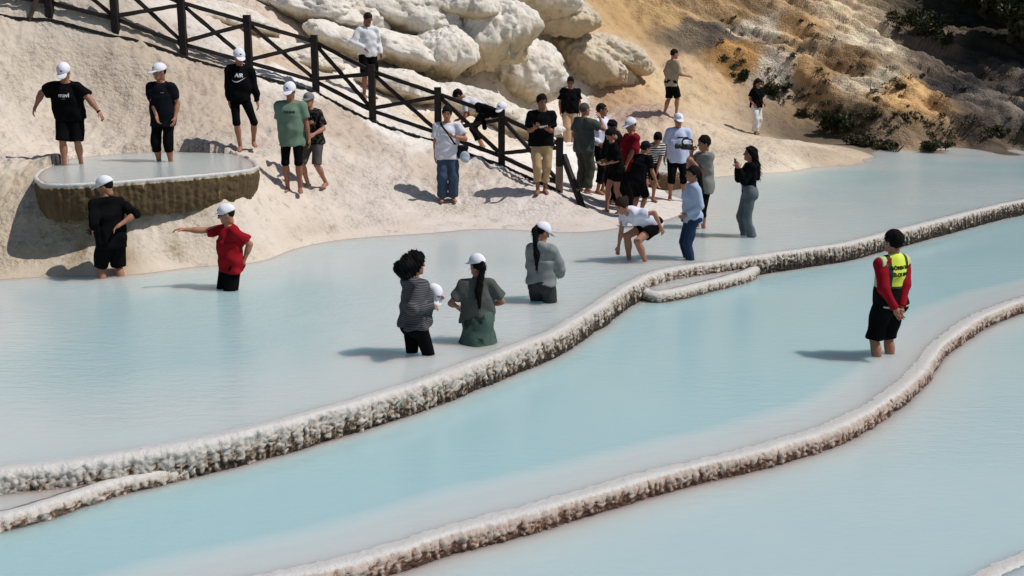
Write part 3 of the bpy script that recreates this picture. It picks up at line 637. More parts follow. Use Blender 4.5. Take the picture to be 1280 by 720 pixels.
def person(label, px, py, surf, H=1.7, face=180, depth=0.0, girth=1.0, fem=False, bend=0, roll=0, twist=0, hipdrop=0.0, pel=(0, 0), head=(0, 0, 0), hk=1.0,
           rh=None, lh=None, re=None, le=None, rf=None, lf=None, knees=((.1, 1, 0), (-.1, 1, 0)), curl=(.4, .4), palm=(None, None),
           top=('tee', (20, 20, 22)), bottom=('knee', (18, 18, 20)), hair=('short', (24, 20, 18)), cap=None, caprot=0, skin=(158, 112, 88), glasses=False, hands=True, belt=None, group=None, zc=None, hem=None, vest=False, extra=None, footyaw=(0, 0)):
    girth *= 1.03; BODYCOUNT[0] += 1; sid = BODYCOUNT[0]
    if surf == 'G':
        P = hit(px, py) if zc is None else at(px, py, zc)
        P = V(P[0], P[1], height([P[0]], [P[1]])[0])
    else:
        lv = {'U': LV_U, 'M': LV_M, 'B': LV_B, 'S': .39}[surf]; P = on(px, py, lv); P[2] = lv-depth
    rz = math.radians(face); Rb = rotm('Z', rz)
    u = H/1.75
    def loc(v):                                             # wrist/ankle target: ('p', px, py, metres towards camera) or body frame in u
        if v[0] == 'p':
            r_ = ray(v[1], v[2]); return Rb.T@(CAM+r_*((P[1]-v[3])/r_[1])-P)
        return np.asarray(v, float)*u
    root = empty('person', P, rz); tag(root, label, 'person', group)
    sk = SKIN.setdefault(skin, skinmat(skin))
    Z = V(0, 0, 1)
    hw = .158 if fem else .180
    Pv = V(pel[0], pel[1], .92-hipdrop)*u
    Rt = rotm('Z', math.radians(twist))@rotm('Y', math.radians(roll))@rotm('X', -math.radians(bend))
    Rh = rotm('Z', math.radians(twist*.4))@rotm('Y', math.radians(roll*.5))@rotm('X', -math.radians(bend*.6))
    T = lambda x, y, z: Pv+Rh@(V(x, y, min(z, .16))*u)+Rt@(V(0, 0, max(z-.16, 0))*u)
    Nk = T(0, -.012, .535); up = nrm(Rt@Z)
    hup = nrm(up*.6+Z*.75) if bend > 8 else nrm(up+Z)
    Hc = Nk+hup*.165*u*(.45+.55*hk)+Rt@V(0, .03, 0)*u
    Rhd = rotm('Z', math.radians(head[0]))@rotm('Y', math.radians(head[2]))@rotm('X', -math.radians(head[1]))
    hs = u*hk*1.06
    Sh = {1: T(hw, 0, .468), -1: T(-hw, 0, .468)}
    # limbs
    arms = {}
    for sd, tgt, hint, cu, pm in ((1, rh, re, curl[0], palm[0]), (-1, lh, le, curl[1], palm[1])):
        tg = loc(tgt) if tgt is not None else V(sd*.235, .05, .89-hipdrop)*u+V(pel[0], pel[1], 0)*u
        hn = np.asarray(hint, float) if hint is not None else V(sd*.35, -1, -.25)
        E, W = ik(Sh[sd], tg, .285*u, .255*u, hn); arms[sd] = (E, W, cu, pm)
    legs = {}
    for sd, tgt, kn in ((1, rf, knees[0]), (-1, lf, knees[1])):
        hj = T(sd*.092, 0, -.02); ta = loc(tgt) if tgt is not None else V(sd*.10, 0, .075)*u
        K, A = ik(hj, ta, .42*u, .425*u, np.asarray(kn, float)); legs[sd] = (hj, K, A)
    g = girth
    def torso(t=0.0, gg=1.0, loose=0.0):
        hpw = .172 if fem else .160; wst = .118 if fem else .138; G = g*gg
        L = [(ell_(T(0, -.005, .03), (hpw*u*G+t, .112*u*G+t, .13*u+t), Rh), .05*u), (ell_(T(0, .012*G, .17), ((wst+loose*.6)*u*G+t, (.10+loose*.3)*u*G+t, .15*u+t), Rh), .06*u),
             (ell_(T(0, .004, .34), (.158*u*(.6+.4*G)+t, .112*u*(.5+.5*G)+t, .165*u+t), Rt), .06*u),
             (cap_(T(.035, -.012, .512), T(hw*.96, -.004, .462), .052*u+t*.6, .052*u+t*.8), .05*u), (cap_(T(-.035, -.012, .512), T(-hw*.96, -.004, .462), .052*u+t*.6, .052*u+t*.8), .05*u)]
        if fem: L += [(ell_(T(s*.07, .085, .345), (.06*u+t*.5, .05*u+t*.5, .06*u+t*.5), Rt), .04*u) for s in (1, -1)]
        L += [(ell_(T(s*.075, -.062, -.02), (.085*u*G+t, .075*u*G+t, .09*u+t), Rh), .04*u) for s in (1, -1)]
        return L
    # body: one continuous mesh
    pr = torso(-.010)+[(cap_(Nk-up*.02*u, Hc-hup*.05*u, .056*u*(.5+.5*g), .050*u), .03*u)]
    for sd in (1, -1):
        E, W, cu, pm = arms[sd]; S0 = Sh[sd]; a2 = nrm(W-E)
        fa = .88 if fem else 1.0
        pr += [(cap_(S0, E, .050*u*g*fa, .039*u*g*fa), .03*u), (cap_(E, W+a2*.01*u, .040*u*g*fa, .026*u*fa), .015*u), (ell_(E+(W-E)*.28, (.041*u*g*fa, .041*u*g*fa, .09*u), np.array(Vector(a2).to_track_quat('Z', 'Y').to_matrix())), .02*u)]
        hj, K, A = legs[sd]; c2 = nrm(A-K)
        pr += [(cap_(hj, K, .088*u*(.4+.6*g), .054*u), .04*u), (cap_(K, A, .052*u, .034*u), .015*u),
               (ell_(K+(A-K)*.30+V(0, -.018, 0)*u, (.052*u*(.6+.4*g), .055*u*(.6+.4*g), .12*u), np.array(Vector(c2).to_track_quat('Z', 'Y').to_matrix())), .03*u)]
        fy = math.radians(footyaw[0 if sd > 0 else 1]+(-8*sd)); fd = V(-math.sin(fy), math.cos(fy), 0)
        flex = np.clip(-c2[2], 0, 1); fdn = nrm(fd*flex+V(0, 0, -1)*(1-flex)*.7+fd*.2)
        sole = A+V(0, 0, -.045)*u
        pr += [(cap_(A+fd*-.03*u+V(0, 0, -.035)*u, sole+fdn*.07*u+V(0, 0, .006)*u, .036*u, .034*u), .02*u),
               (cap_(sole+fdn*.06*u, sole+fdn*.155*u+V(0, 0, -.012)*u, .036*u, .022*u), .02*u), (cap_(sole+fdn*.06*u+np.cross(fdn, Z)*.02*u*sd, sole+fdn*.135*u+np.cross(fdn, Z)*.032*u*sd+V(0, 0, -.010)*u, .024*u, .018*u), .015*u)]
    f = Field([p for p, k in pr], .0145*u)
    for p, k in pr: f.add(p, k)
    VS, QS = [], []
    v0, q0 = f.net(); VS.append(v0); QS.append(q0)
    # head
    hp = lambda x, y, z: Hc+Rhd@(V(x, y, z)*hs)
    hl = [(ell_(hp(0, -.014, .022), V(.073, .094, .094)*hs, Rhd), .02), (ell_(hp(0, .022, -.042), V(.056, .068, .072)*hs, Rhd), .03), (cap_(hp(-.018, .062, -.092), hp(.018, .062, -.092), .020*hs, .020*hs), .03),
          (cap_(hp(-.04, .068, .032), hp(.04, .068, .032), .013*hs, .013*hs), .02), (cap_(hp(0, .084, .018), hp(0, .106, -.022), .008*hs, .0135*hs), .010),
          (ell_(hp(.074, -.008, -.008), V(.010, .022, .032)*hs, Rhd), .006), (ell_(hp(-.074, -.008, -.008), V(.010, .022, .032)*hs, Rhd), .006),
          (cap_(hp(-.018, .079, -.058), hp(.018, .079, -.058), .009*hs, .009*hs), .008), (cap_(hp(0, -.02, -.10), hp(0, -.015, -.05), .052*hs, .056*hs), .03)]
    f = Field([p for p, k in hl], .0078*hs, .02)
    for p, k in hl: f.add(p, k*hs)
    for s_ in (1, -1): f.sub(ell_(hp(s_*.031, .096, .010), V(.019, .016, .012)*hs, Rhd), .012)
    v1, q1 = f.net(); VS.append(v1); QS.append(q1)
    hv0 = len(v0); hv1 = hv0+len(v1)
    hands_w = {}
    for sd in (1, -1):
        E, W, cu, pm = arms[sd]; d = nrm(W-E)
        pal = Rb.T@np.asarray(pm, float) if pm is not None else (V(-sd, .15, 0) if d[2] < -.5 else V(-sd*.6, -.2, -.6))
        hands_w[sd] = (W+d*.09*u)
        if hands:
            v2, q2 = hand_mesh(W, d, pal, sd, u*(1.0 if not fem else .92), cu); VS.append(v2); QS.append(q2)
    off = 0; QQ = []
    for v_, q_ in zip(VS, QS): QQ.append(q_+off); off += len(v_)
    VA = np.vstack(VS); QA = np.vstack(QQ)
    fc = VA[QA].mean(1); lo = (fc-Hc)@Rhd/hs; inh = (QA.min(1) >= hv0) & (QA.max(1) < hv1); mi = np.zeros(len(QA), int)
    ax = np.abs(lo[:, 0]); frt = inh & (lo[:, 1] > .05)
    mi[frt & (((ax-.031)/.014)**2+((lo[:, 2]-.008)/.0075)**2 < 1)] = 1
    mi[frt & (ax > .014) & (ax < .052) & (np.abs(lo[:, 2]-.036) < .0055)] = 1
    mi[frt & (ax < .024) & (np.abs(lo[:, 2]+.059) < .0065)] = 2
    body = mesh('body', VA, QA, [sk, M_eye, M_lip], root, mi=mi)
    def part(name, fld, mat, par=root, **k):
        v, q = fld.net(); return mesh(name, v, q, mat, par, **k)
    # bottoms
    bk, bc = bottom[0], bottom[1]; bm = cloth(bc, *(bottom[2:4] if len(bottom) > 2 else ()))
    tb = {'trousers': .014, 'jeans': .012, 'legging': .006, 'capri': .012}.get(bk, .015)*u
    if bk in ('skirt',):
        hmid = (legs[1][1]*.25+legs[1][2]*.75+legs[-1][1]*.25+legs[-1][2]*.75)/2
        L = torso(tb)[:2]+torso(tb)[-2:]+[(cap_(T(0, 0, .0), hmid, .165*u, .36*u, end=hmid+nrm(hmid-Pv)*.02), .05*u)]
        f = Field([p for p, k in L], .0145*u)
        for p, k in L: f.add(p, k)
        f.wrinkle(.022*u, sid, .8); f.cut(T(0, 0, .14), up)
        part('skirt', f, bm)
    else:
        L = torso(tb)[:2]+torso(tb)[-2:]
        f = Field([p for p, k in L]+[cap_(legs[s][0], legs[s][2], .12*u, .12*u) for s in (1, -1)]+[cap_(legs[s][1], legs[s][1], .1*u, .1*u) for s in (1, -1)], .0145*u)
        for p, k in L: f.add(p, k)
        f.cut(T(0, 0, .145 if (hem is not None and hem > -.01) or top[0] in ('tank', 'long') else .04), up)
        ends = {'short': (.55, 0), 'knee': (.98, 0), 'capri': (1, .30), 'legging': (1, .05), 'roll': (1, .62), 'trousers': (1, .95), 'jeans': (1, .95), 'cuff': (1, .84)}[bk]
        wd = {'short': (.104, .092), 'knee': (.103, .085), 'capri': (.096, .076), 'legging': (.092, .060), 'roll': (.098, .074), 'trousers': (.10, .088), 'jeans': (.095, .068), 'cuff': (.097, .078)}[bk]
        wide_ = {'trousers': .088, 'jeans': .062, 'capri': .066, 'legging': .06, 'roll': .058, 'cuff': .062}.get(bk, .07)
        if len(bottom) > 4: wide_ = bottom[4]
        for s in (1, -1):
            hj, K, A = legs[s]; e1 = hj+(K-hj)*ends[0]
            gg = .4+.6*g
            if ends[1] == 0: f.add(cap_(hj, hj+(K-hj)*(ends[0]+.12), wd[0]*u*gg, wd[1]*u*gg, end=e1), .03*u)
            else:
                f.add(cap_(hj, K, wd[0]*u*gg, wd[1]*u), .03*u); e2 = K+(A-K)*ends[1]
                f.add(cap_(K, K+(A-K)*(ends[1]+.12), wd[1]*u, wide_*u, end=e2), .03*u)
                if bk in ('roll', 'cuff'): f.add(cap_(e2-nrm(A-K)*.035*u, e2, (wide_+.012)*u, (wide_+.012)*u, end=e2, start=e2-nrm(A-K)*.035*u), .006*u)
        f.wrinkle(.011*u if bk != 'legging' else .003, sid+50)
        part('shorts' if bk in ('short', 'knee', 'legging', 'capri') else 'trousers', f, bm)
    # tops
    tk, tc = top[0], top[1]; tm = cloth(tc, *(top[2:4] if len(top) > 2 else ()))
    tt = {'hoodie': .026, 'jacket': .024, 'shirt': .019, 'tee': .018, 'long': .012, 'tank': .008}[tk]*u
    hm = hem if hem is not None else {'hoodie': -.03, 'jacket': .0, 'shirt': -.07, 'tee': -.06, 'long': .02, 'tank': .06}[tk]
    L = torso(tt, 1.0, .018 if tk != 'long' else .005)
    hc = T(0, 0, hm)
    sl = {'tee': .70, 'tank': 0, 'hoodie': 2, 'jacket': 2, 'shirt': 2, 'long': 2}[tk]
    if len(top) > 4: sl = top[4]
    Fbox = [p for p, k in L]+[cap_(Sh[s], arms[s][0], .08*u, .08*u) for s in (1, -1)]+[cap_(arms[s][0], arms[s][1], .07*u, .07*u) for s in (1, -1)]
    f = Field(Fbox, .0145*u)
    for p, k in L: f.add(p, k)
    hemd = nrm(Rh@Z)
    if tk in ('tee', 'shirt', 'hoodie', 'jacket') and bend < 40:
        f.add(ecyl_(T(0, .004, 0), Rh, ((.150 if fem else .152)*g+.012)*u+tt, (.108*(.3+.7*g)+.006)*u+tt, (hm-.01)*u, .30*u, .06 if tk != 'hoodie' else -.02), .05*u)
    f.cut(hc, -hemd)
    for s in (1, -1):
        E, W = arms[s][0], arms[s][1]; S0 = Sh[s]
        if sl == 0: continue
        if sl <= 1: f.add(cap_(S0, S0+(E-S0)*(sl+.15), .064*u*g, .070*u*g+(.010*u if tk == 'tee' else 0), end=S0+(E-S0)*sl), .03*u)
        else:
            r2 = .052*u+tt*.4; fr = min(sl-1, .96)
            f.add(cap_(S0, E, .060*u+tt*.4, r2), .03*u); f.add(cap_(E, E+(W-E)*(fr+.05), r2, .040*u+tt*.3, end=E+(W-E)*fr), .02*u)
    f.wrinkle({'hoodie': .016, 'shirt': .012, 'jacket': .018, 'tee': .018}.get(tk, .010)*u, sid+90)
    ncut = Nk+up*(.012 if tk in ('tee', 'tank') else .03)*u
    f.cut(ncut, nrm(up+Rt@V(0, .35, 0)))
    if tk in ('hoodie', 'jacket'): f.add(ell_(Nk+Rt@V(0, -.075, -.01)*u, (.12*u, .065*u, .075*u), Rt), .03*u)
    if tk == 'shirt':
        f.add(cap_(Nk+Rt@V(.05, -.02, .0)*u, Nk+Rt@V(-.05, -.02, .0)*u, .035*u, .035*u), .02*u)
    topf = f
    nm = {'hoodie': 'hoodie', 'jacket': 'jacket', 'shirt': 'shirt', 'tee': 't_shirt', 'long': 'sweater', 'tank': 'top'}[tk]
    topo = part(nm, f, tm)
    if vest:
        L2 = torso(tt+.016*u, 1.0, .018); f2 = Field([p for p, k in L2], .0115*u)
        for p, k in L2: f2.add(p, k)
        f2.wrinkle(.007*u, 5).cut(T(0, 0, -.02), -hemd).cut(ncut, nrm(up+Rt@V(0, .5, 0)))
        for s in (1, -1): f2.cut(T(s*.216, 0, .4), Rt@V(s, 0, .10))
        v, q = f2.net(); l2 = (v[q].mean(1)-Pv)@Rt/u; m2 = np.zeros(len(q), int)
        m2[l2[:, 2] < .205] = 1
        band = (np.abs(l2[:, 0]) > .098) & (np.abs(l2[:, 0]) < .145) & (l2[:, 2] >= .205); m2[band] = 2
        m2[np.abs(l2[:, 2]-.205) < .012] = 2
        m2[(np.abs(l2[:, 0]) >= .155) & (l2[:, 2] >= .2)] = 3
        m2[l2[:, 2] < .003] = 3
        mesh('vest', v, q, [cloth((206, 220, 84)), cloth((22, 22, 24)), cloth((66, 70, 62)), cloth((186, 190, 150))], root, mi=m2); topf = f2
    if belt:
        f = Field([p for p, k in torso(tb+.004*u)[:2]], .0145*u)
        for p, k in torso(tb+.005*u)[:2]: f.add(p, k)
        f.cut(T(0, 0, .13), up).cut(T(0, 0, .09), -up); part('belt', f, cloth(belt))
    # hair
    hkind, hcol = hair; hmat = hairmat(hcol)
    if hkind != 'bald':
        inf = {'short': .011, 'crop': .005, 'long': .018, 'pony': .011, 'bun': .011, 'curly': .020, 'bob': .020}[hkind]
        inf = min(inf, .004) if cap else inf
        L = [(ell_(hp(0, -.018, .024), V(.073+inf, .094+inf, .094+inf)*hs, Rhd), .02)]
        if hkind in ('long', 'bob', 'curly'): L += [(ell_(hp(0, -.05, -.03), V(.082+inf*.4, .07+inf*.4, .09)*hs, Rhd), .03)]
        tail = []
        if hkind == 'long':
            tail = [(cap_(hp(0, -.075, -.04), Hc+Rhd@V(0, -.075, 0)*hs+V(0, -.03, -.20)*u, .068*hs, .075*hs), .03), (cap_(Hc+Rhd@V(0, -.075, 0)*hs+V(0, -.03, -.20)*u, Nk+Rt@V(0, -.13, -.26)*u, .075*hs, .045*hs), .03)]
        if hkind == 'pony':
            b = hp(0, -.112, .03); tail = [(cap_(b, hp(0, -.125, -.02), .030*hs, .034*hs), .02), (cap_(hp(0, -.125, -.02), Nk+Rt@V(0, -.13, -.12)*u, .034*hs, .040*hs), .02), (cap_(Nk+Rt@V(0, -.13, -.12)*u, Nk+Rt@V(.01, -.135, -.32)*u, .040*hs, .016*hs), .02)]
        if hkind == 'bun': tail = [(ell_(hp(0, -.115, .04), V(.04, .035, .04)*hs), .01)]
        if hkind == 'curly': tail = [(ell_(hp(0, -.11, .02), V(.074, .07, .074)*hs, Rhd), .03), (ell_(hp(.05, -.15, .0), V(.06, .06, .05)*hs, Rhd), .03), (ell_(hp(-.06, -.16, -.05), V(.06, .06, .07)*hs, Rhd), .03), (ell_(hp(.02, -.13, -.10), V(.07, .06, .06)*hs, Rhd), .03)]
        f = Field([p for p, k in L+tail], .0085*hs, .03)
        for p, k in L: f.add(p, k*hs)
        f.cut(hp(0, .070, .058), Rhd@V(0, .80, -.60)); f.cut(hp(0, -.02, -.072 if hkind not in ('long', 'curly', 'bob') else -.12), Rhd@V(0, .25, -1))
        f.cut(hp(0, .052, 0), Rhd@V(0, 1, -.25)) if hkind in ('long', 'bob', 'curly') else f.cut(hp(0, .020, -.01), Rhd@V(0, .8, -.7))
        for p, k in tail: f.add(p, k*hs)
        f.wrinkle((.014 if hkind == 'curly' else .002 if cap else   .006 if hkind != 'crop' else .003)*hs, sid+7, 2.6 if hkind != 'curly' else 4.5)
        hv, hq = f.net()
        if hkind in ('curly', 'long', 'pony', 'bob', 'short') and not (cap and hkind == 'short'):
            r = np.random.default_rng(sid); n = {'curly': 800, 'long': 260, 'pony': 160}.get(hkind, 300); pk = hv[r.integers(0, len(hv), n)]; cc = Hc+Rhd@V(0, -.03, .02)*hs
            nn = pk-cc; nn[:, 2] *= .4; nn /= np.linalg.norm(nn, axis=1)[:, None]+1e-6
            k = {'curly': (.5, 1.2, .03), 'long': (.25, .5, .10), 'pony': (.2, .4, .07)}.get(hkind, (.30, .45, .026))
            dr = nn*k[0]+r.normal(size=(n, 3))*k[1]*.6+V(0, 0, -.25 if hkind == 'curly' else -.8); dr /= np.linalg.norm(dr, axis=1)[:, None]
            L = k[2]*r.uniform(.4, 1.2, (n, 1))*u; sd_ = np.cross(dr, r.normal(size=(n, 3))); sd_ /= np.linalg.norm(sd_, axis=1)[:, None]+1e-6; sd_ *= .0045*u
            st = pk-nn*.006; md = st+dr*L*.5+nn*L*.08; en = st+dr*L+r.normal(size=(n, 3))*L*.25
            sv = np.stack([st-sd_, st+sd_, md+sd_*.7, md-sd_*.7, en+sd_*.15, en-sd_*.15], 1).reshape(-1, 3); bs = np.arange(n)[:, None]*6+len(hv)
            hq = np.vstack([hq, bs+np.array([[0, 1, 2, 3]]), bs+np.array([[3, 2, 4, 5]])]); hv = np.vstack([hv, sv])
        mesh('hair', hv, hq, hmat, root)
    if cap:
        Rc = Rhd@rotm('Z', math.radians(caprot)); cpt = lambda x, y, z: Hc+Rhd@(V(0, 0, 0))+Rc@(V(x, y, z)*hs)
        f = Field([ell_(cpt(0, -.012, .036), V(.093, .113, .102)*hs, Rc)], .0085*hs, .02); f.add(ell_(cpt(0, -.012, .036), V(.093, .113, .102)*hs, Rc), .01)
        f.cut(cpt(0, 0, .022), Rc@V(0, -.12, -1)); f.wrinkle(.003*hs, sid, 1.5)
        co = part('cap', f, cloth(cap))
        f = Field([ell_(cpt(0, .105, .030), V(.074, .085, .02)*hs, Rc)], .006*hs, .02)
        Rbm = Rc@rotm('X', -math.radians(14)); f.add(ell_(cpt(0, .112, .026), V(.074, .078, .0095)*hs, Rbm), .01)
        part('brim', f, cloth(cap), co)
        f = Field([ell_(cpt(0, .088, .078), V(.024, .012, .02)*hs, Rc)], .005*hs, .01); f.add(ell_(cpt(0, .082, .076), V(.023, .016, .018)*hs, Rc@rotm('X', math.radians(30))), .01)
        part('emblem', f, cloth((92, 104, 140)), co)
    if glasses:
        f = Field([ell_(hp(0, .085, .01), V(.08, .02, .03)*hs, Rhd)], .005*hs, .01)
        for s in (1, -1): f.add(ell_(hp(s*.032, .097, .010), V(.026, .008, .019)*hs, Rhd), .006); f.add(cap_(hp(s*.055, .085, .014), hp(s*.078, .0, .014), .004*hs, .004*hs), .004)
        part('sunglasses', f, M_eye)
    W2 = lambda v: P+Rb@v
    ns = type('P', (), {})(); ns.root = root; ns.P = P; ns.W2 = W2; ns.T = lambda x, y, z: W2(T(x, y, z)); ns.Tl = T; ns.Rt = Rt; ns.Rb = Rb; ns.u = u
    ns.hand = {s: W2(hands_w[s]) for s in (1, -1)}; ns.wrist = {s: W2(arms[s][1]) for s in (1, -1)}; ns.topf = topf; ns.Hc = W2(Hc); ns.topo = topo; ns.hdir = {s: Rb@nrm(arms[s][1]-arms[s][0]) for s in (1, -1)}; ns.Sh = {s: W2(Sh[s]) for s in (1, -1)}; ns.arms = arms
    return ns
M_eye = plain('dark_eye', (22, 17, 15), .3, .5); M_lip = plain('lip', (150, 88, 78), .5)
_hm = {}
def hairmat(c):
    if c in _hm: return _hm[c]
    t = NT('hair'); k = lin(c); n = t.noise(t.coord((1, 1, .2)), 90, 3)
    t.prin(t.mix(n, tuple(k*1.3), tuple(k*.5)), .75, .12, t.bump(n, .8, .02)); _hm[c] = t.m; return t.m
def lettering(p, text, size, x, z, col, back=False, name='lettering', shear=0.0, bold=.0):
    """writing that lies on the cloth: each point is carried onto the garment's surface"""
    cu = bpy.data.curves.new('t', 'FONT'); cu.body = text; cu.size = size; cu.align_x = 'CENTER'; cu.shear = shear; cu.offset = bold; cu.resolution_u = 3
    o = bpy.data.objects.new('t', cu); me = bpy.data.meshes.new_from_object(o); bpy.data.objects.remove(o)
    import bmesh
    bm = bmesh.new(); bm.from_mesh(me); bmesh.ops.triangulate(bm, faces=bm.faces); bmesh.ops.subdivide_edges(bm, edges=[e for e in bm.edges if e.calc_length() > .012], cuts=1); bmesh.ops.triangulate(bm, faces=bm.faces)
    vs = np.array([v.co[:] for v in bm.verts]); fs = np.array([[v.index for v in f.verts] for f in bm.faces]); bm.free()
    vs = drape(p, vs[:, 0], vs[:, 1], x, z, back)
    return mesh(name, vs, fs, cloth(col), p.topo if not back else p.root, sm=False)
def drape(p, vx, vz, x, z, back, lift=.004):
    # garment front is +y in the torso frame: seen from outside, right of the text is -x (front) or +x (back)
    lx = x+(vx if back else -vx)/1.0; lz = z*p.u+vz
    O = p.Tl(0, 0, .30); o = np.stack([O+p.Rt@V(a, 0, b-.30*p.u) for a, b in zip(lx, lz)])
    d = p.Rt@V(0, -1 if back else 1, 0); t = np.full(len(o), .32)
    for _ in range(60):
        q = o+d*t[:, None]; t = t-np.clip(p.topf.sample(q), -.02, .02)*.7
        t = np.clip(t, .02, .32)
    return o+d*(t+lift)[:, None]
# ------------------------------------------------------------------ people
BK, WH = (13, 13, 15), (218, 218, 224)
p1 = person('boy at the left end of the basin in black t-shirt, arms spread wide', 92, 204, 'B', 1.66, 183, .12, 1.30, bend=9, head=(0, 34, 0), hk=1.06, rh=('p', 44, 134, .05), lh=('p', 126, 143, .1),
  rf=(.10, .14, .08), lf=(-.11, -.06, .08), top=('tee', BK), bottom=('knee', BK), cap=WH, re=(.6, -.6, .5), le=(-.6, -.6, .5), palm=((0, 0, -1), (0, 0, -1)))
lettering(p1, 'mavi', .088, 0, .33, (225, 225, 225), bold=.0008); lettering(p1, 'jeans', .028, 0, .295, (150, 150, 150))
def watch(p, s):
    E, W = p.arms[s][0], p.arms[s][1]; dn = nrm(W-E); c_ = W-dn*.012
    f = Field([cap_(c_-dn*.011, c_+dn*.011, .034, .033)], .005, .02); f.add(cap_(c_-dn*.011, c_+dn*.011, .034, .033, end=c_+dn*.011, start=c_-dn*.011), .002)
    v, q = f.net(); mesh('watch', v, q, cloth((20, 20, 22)), p.root)
watch(p1, -1)
p2 = person('young man in plain black t-shirt and white cap standing mid basin, looking aside', 207, 200, 'B', 1.72, 170, .2, 1.0, head=(-32, 8, 0), rh=('p', 197, 152, .22), re=(.6, -.8, -.3), top=('tee', (20, 22, 28)), bottom=('capri', BK), cap=WH, hem=-.16)
lettering(p2, 'polo', .03, -.08, .37, (170, 170, 175))
p3 = person('boy in black hoodie with white chest print balancing on one leg on the basin rim', 303, 189, 'B', 1.72, 192, 0, .92, roll=-3, head=(14, 22, 0), rh=('p', 287, 128, .06), lh=('p', 323, 132, -.06), rf=(.03, .03, .08), lf=('p', 317, 177, -.22), knees=((.1, 1, 0), (-.5, 1, .1)),
  top=('hoodie', BK), bottom=('legging', BK), cap=WH)
lettering(p3, 'AIR', .09, .01, .36, (228, 228, 228), bold=.0015, shear=.15)
def swoosh(p):
    t = np.linspace(0, 1, 24); up_ = np.stack([-.12+.26*t, .0+.05*t**1.2-.07*np.sin(t*3.1)*(1-t)], 1); lo_ = np.stack([-.12+.26*t, .0+.05*t**1.2-.10*np.sin(t*3.1)*(1-t)-.0], 1)
    P2 = np.vstack([up_, lo_]); vs = drape(p, P2[:, 0], P2[:, 1], .01, .315, False)
    mesh('emblem', vs, [(i, i+1, 25+i, 24+i) for i in range(23)], cloth((228, 228, 228)), p.topo, sm=False)
swoosh(p3)
p4 = person('boy in sage green t-shirt and black leggings standing on the slope', 368, 247, 'G', 1.79, 180, 0, 1.02, zc=19.2, head=(-8, 18, 0), rh=('p', 351, 181, .05), lh=('p', 388, 183, .05), top=('tee', (104, 124, 106)), bottom=('legging', BK), cap=WH, hem=-.15, skin=(140, 96, 76))
lettering(p4, 'DENIMS', .055, .0, .36, (44, 50, 44), bold=.002)
p5 = person('boy in black patterned t-shirt and grey shorts clinging to the boy in green from behind', 394, 235, 'G', 1.66, 150, 0, .92, zc=19.75, head=(20, 0, 0), rh=('p', 388, 153, .25), lh=('p', 392, 168, .3), rf=(.12, .05, .08), lf=(-.10, -.18, .09), hipdrop=.06, roll=6, top=('tee', (20, 20, 22), 'camo', (70, 66, 60)), bottom=('knee', (84, 80, 78)), cap=(120, 118, 118), caprot=0)
p6 = person('boy in black standing in the pool below the basin, hand on hip', 142, 347, 'U', 1.75, 42, .36, 1.02, bend=4, head=(45, 18, 0), rh=('p', 150, 281, .1), re=(1, -.35, .1), lh=('p', 117, 290, .02), le=(-.4, -.9, -.6), top=('tee', BK, 'plain', None, 1.15), bottom=('knee', BK), cap=WH, rf=(.13, 0, .08), lf=(-.13, .06, .08), hem=-.12)
p7 = person('boy in bright red t-shirt in the pool with one arm stretched out', 290, 360, 'U', 1.60, 132, .5, 1.08, roll=2, head=(-30, 12, 0), hk=1.05, rh=('p', 226, 287, .0), lh=('p', 305, 326, .05), palm=((0, 0, -1), None), re=(.3, -.5, -1), top=('tee', (142, 24, 32)), bottom=('knee', BK), cap=WH, glasses=True, hem=-.12, skin=(168, 118, 92))
p8 = person('man in white t-shirt and blue jeans with hand to mouth below the fence', 560, 252, 'G', 1.70, 186, 0, 1.12, zc=20.9, head=(-8, 14, 0), rh=('p', 544, 196, .05), lh=('p', 569, 171, .24), le=(-.8, .1, -.9), top=('tee', (206, 206, 214)), bottom=('trousers', (58, 72, 92), 'denim'), hem=-.12, palm=(None, (.4, .6, .6)))
p9 = person('bald man in white shirt and black shorts up behind the fence, hand on hip', 461, 124, 'G', 1.78, 208, 0, .92, zc=24.4, bend=6, head=(14, 34, 0), rh=('p', 455, 60, .16), re=(1, -.2, .1), lh=(-.25, .1, .9), top=('shirt', (214, 214, 216)), bottom=('knee', BK), hair=('crop', (52, 38, 32)), skin=(132, 88, 70), hem=-.05)
p10 = person('person in pale top and black trousers bent double over the fence rail', 603, 189, 'G', 1.66, 88, 0, .95, zc=23.7, bend=74, hipdrop=.12, pel=(0, -.05), head=(0, 62, 0), rh=('p', 572, 150, -.1), lh=('p', 574, 158, .2), top=('tee', (196, 196, 200)), bottom=('roll', BK), hair=('short', (15, 14, 14)))
p11 = person('man in black t-shirt and khaki trousers at the lower end of the fence', 677, 240, 'G', 1.78, 182, 0, 1.12, zc=20.9, head=(14, 14, 0), rh=('p', 669, 160, .24), lh=('p', 685, 162, .26), top=('tee', BK), bottom=('roll', (172, 146, 110)), skin=(132, 90, 70), curl=(.7, .6), palm=((.2, .3, .9), (-.2, .3, .9)), rf=(.07, .06, .08), lf=(-.06, -.04, .08))
p12 = person('man in black t-shirt and beige trousers walking in the small step pool, looking down', 712, 179, 'S', 1.82, 183, .12, 1.05, head=(0, 24, 0), top=('tee', BK), bottom=('trousers', (178, 148, 122)), glasses=True, rf=(.07, .12, .08), lf=(-.07, -.05, .08), skin=(132, 90, 70))
p13 = person('grey haired man in dark green t-shirt seen from behind, waving one raised arm', 729, 241, 'G', 1.72, 312, 0, 1.12, zc=22.4, head=(-8, 0, 0), rh=('p', 750, 147, .05), re=(.8, .3, -.8), lh=(-.22, .1, .9), top=('tee', (74, 80, 74)), bottom=('trousers', (70, 70, 62)), hair=('crop', (84, 78, 74)), hem=-.12)
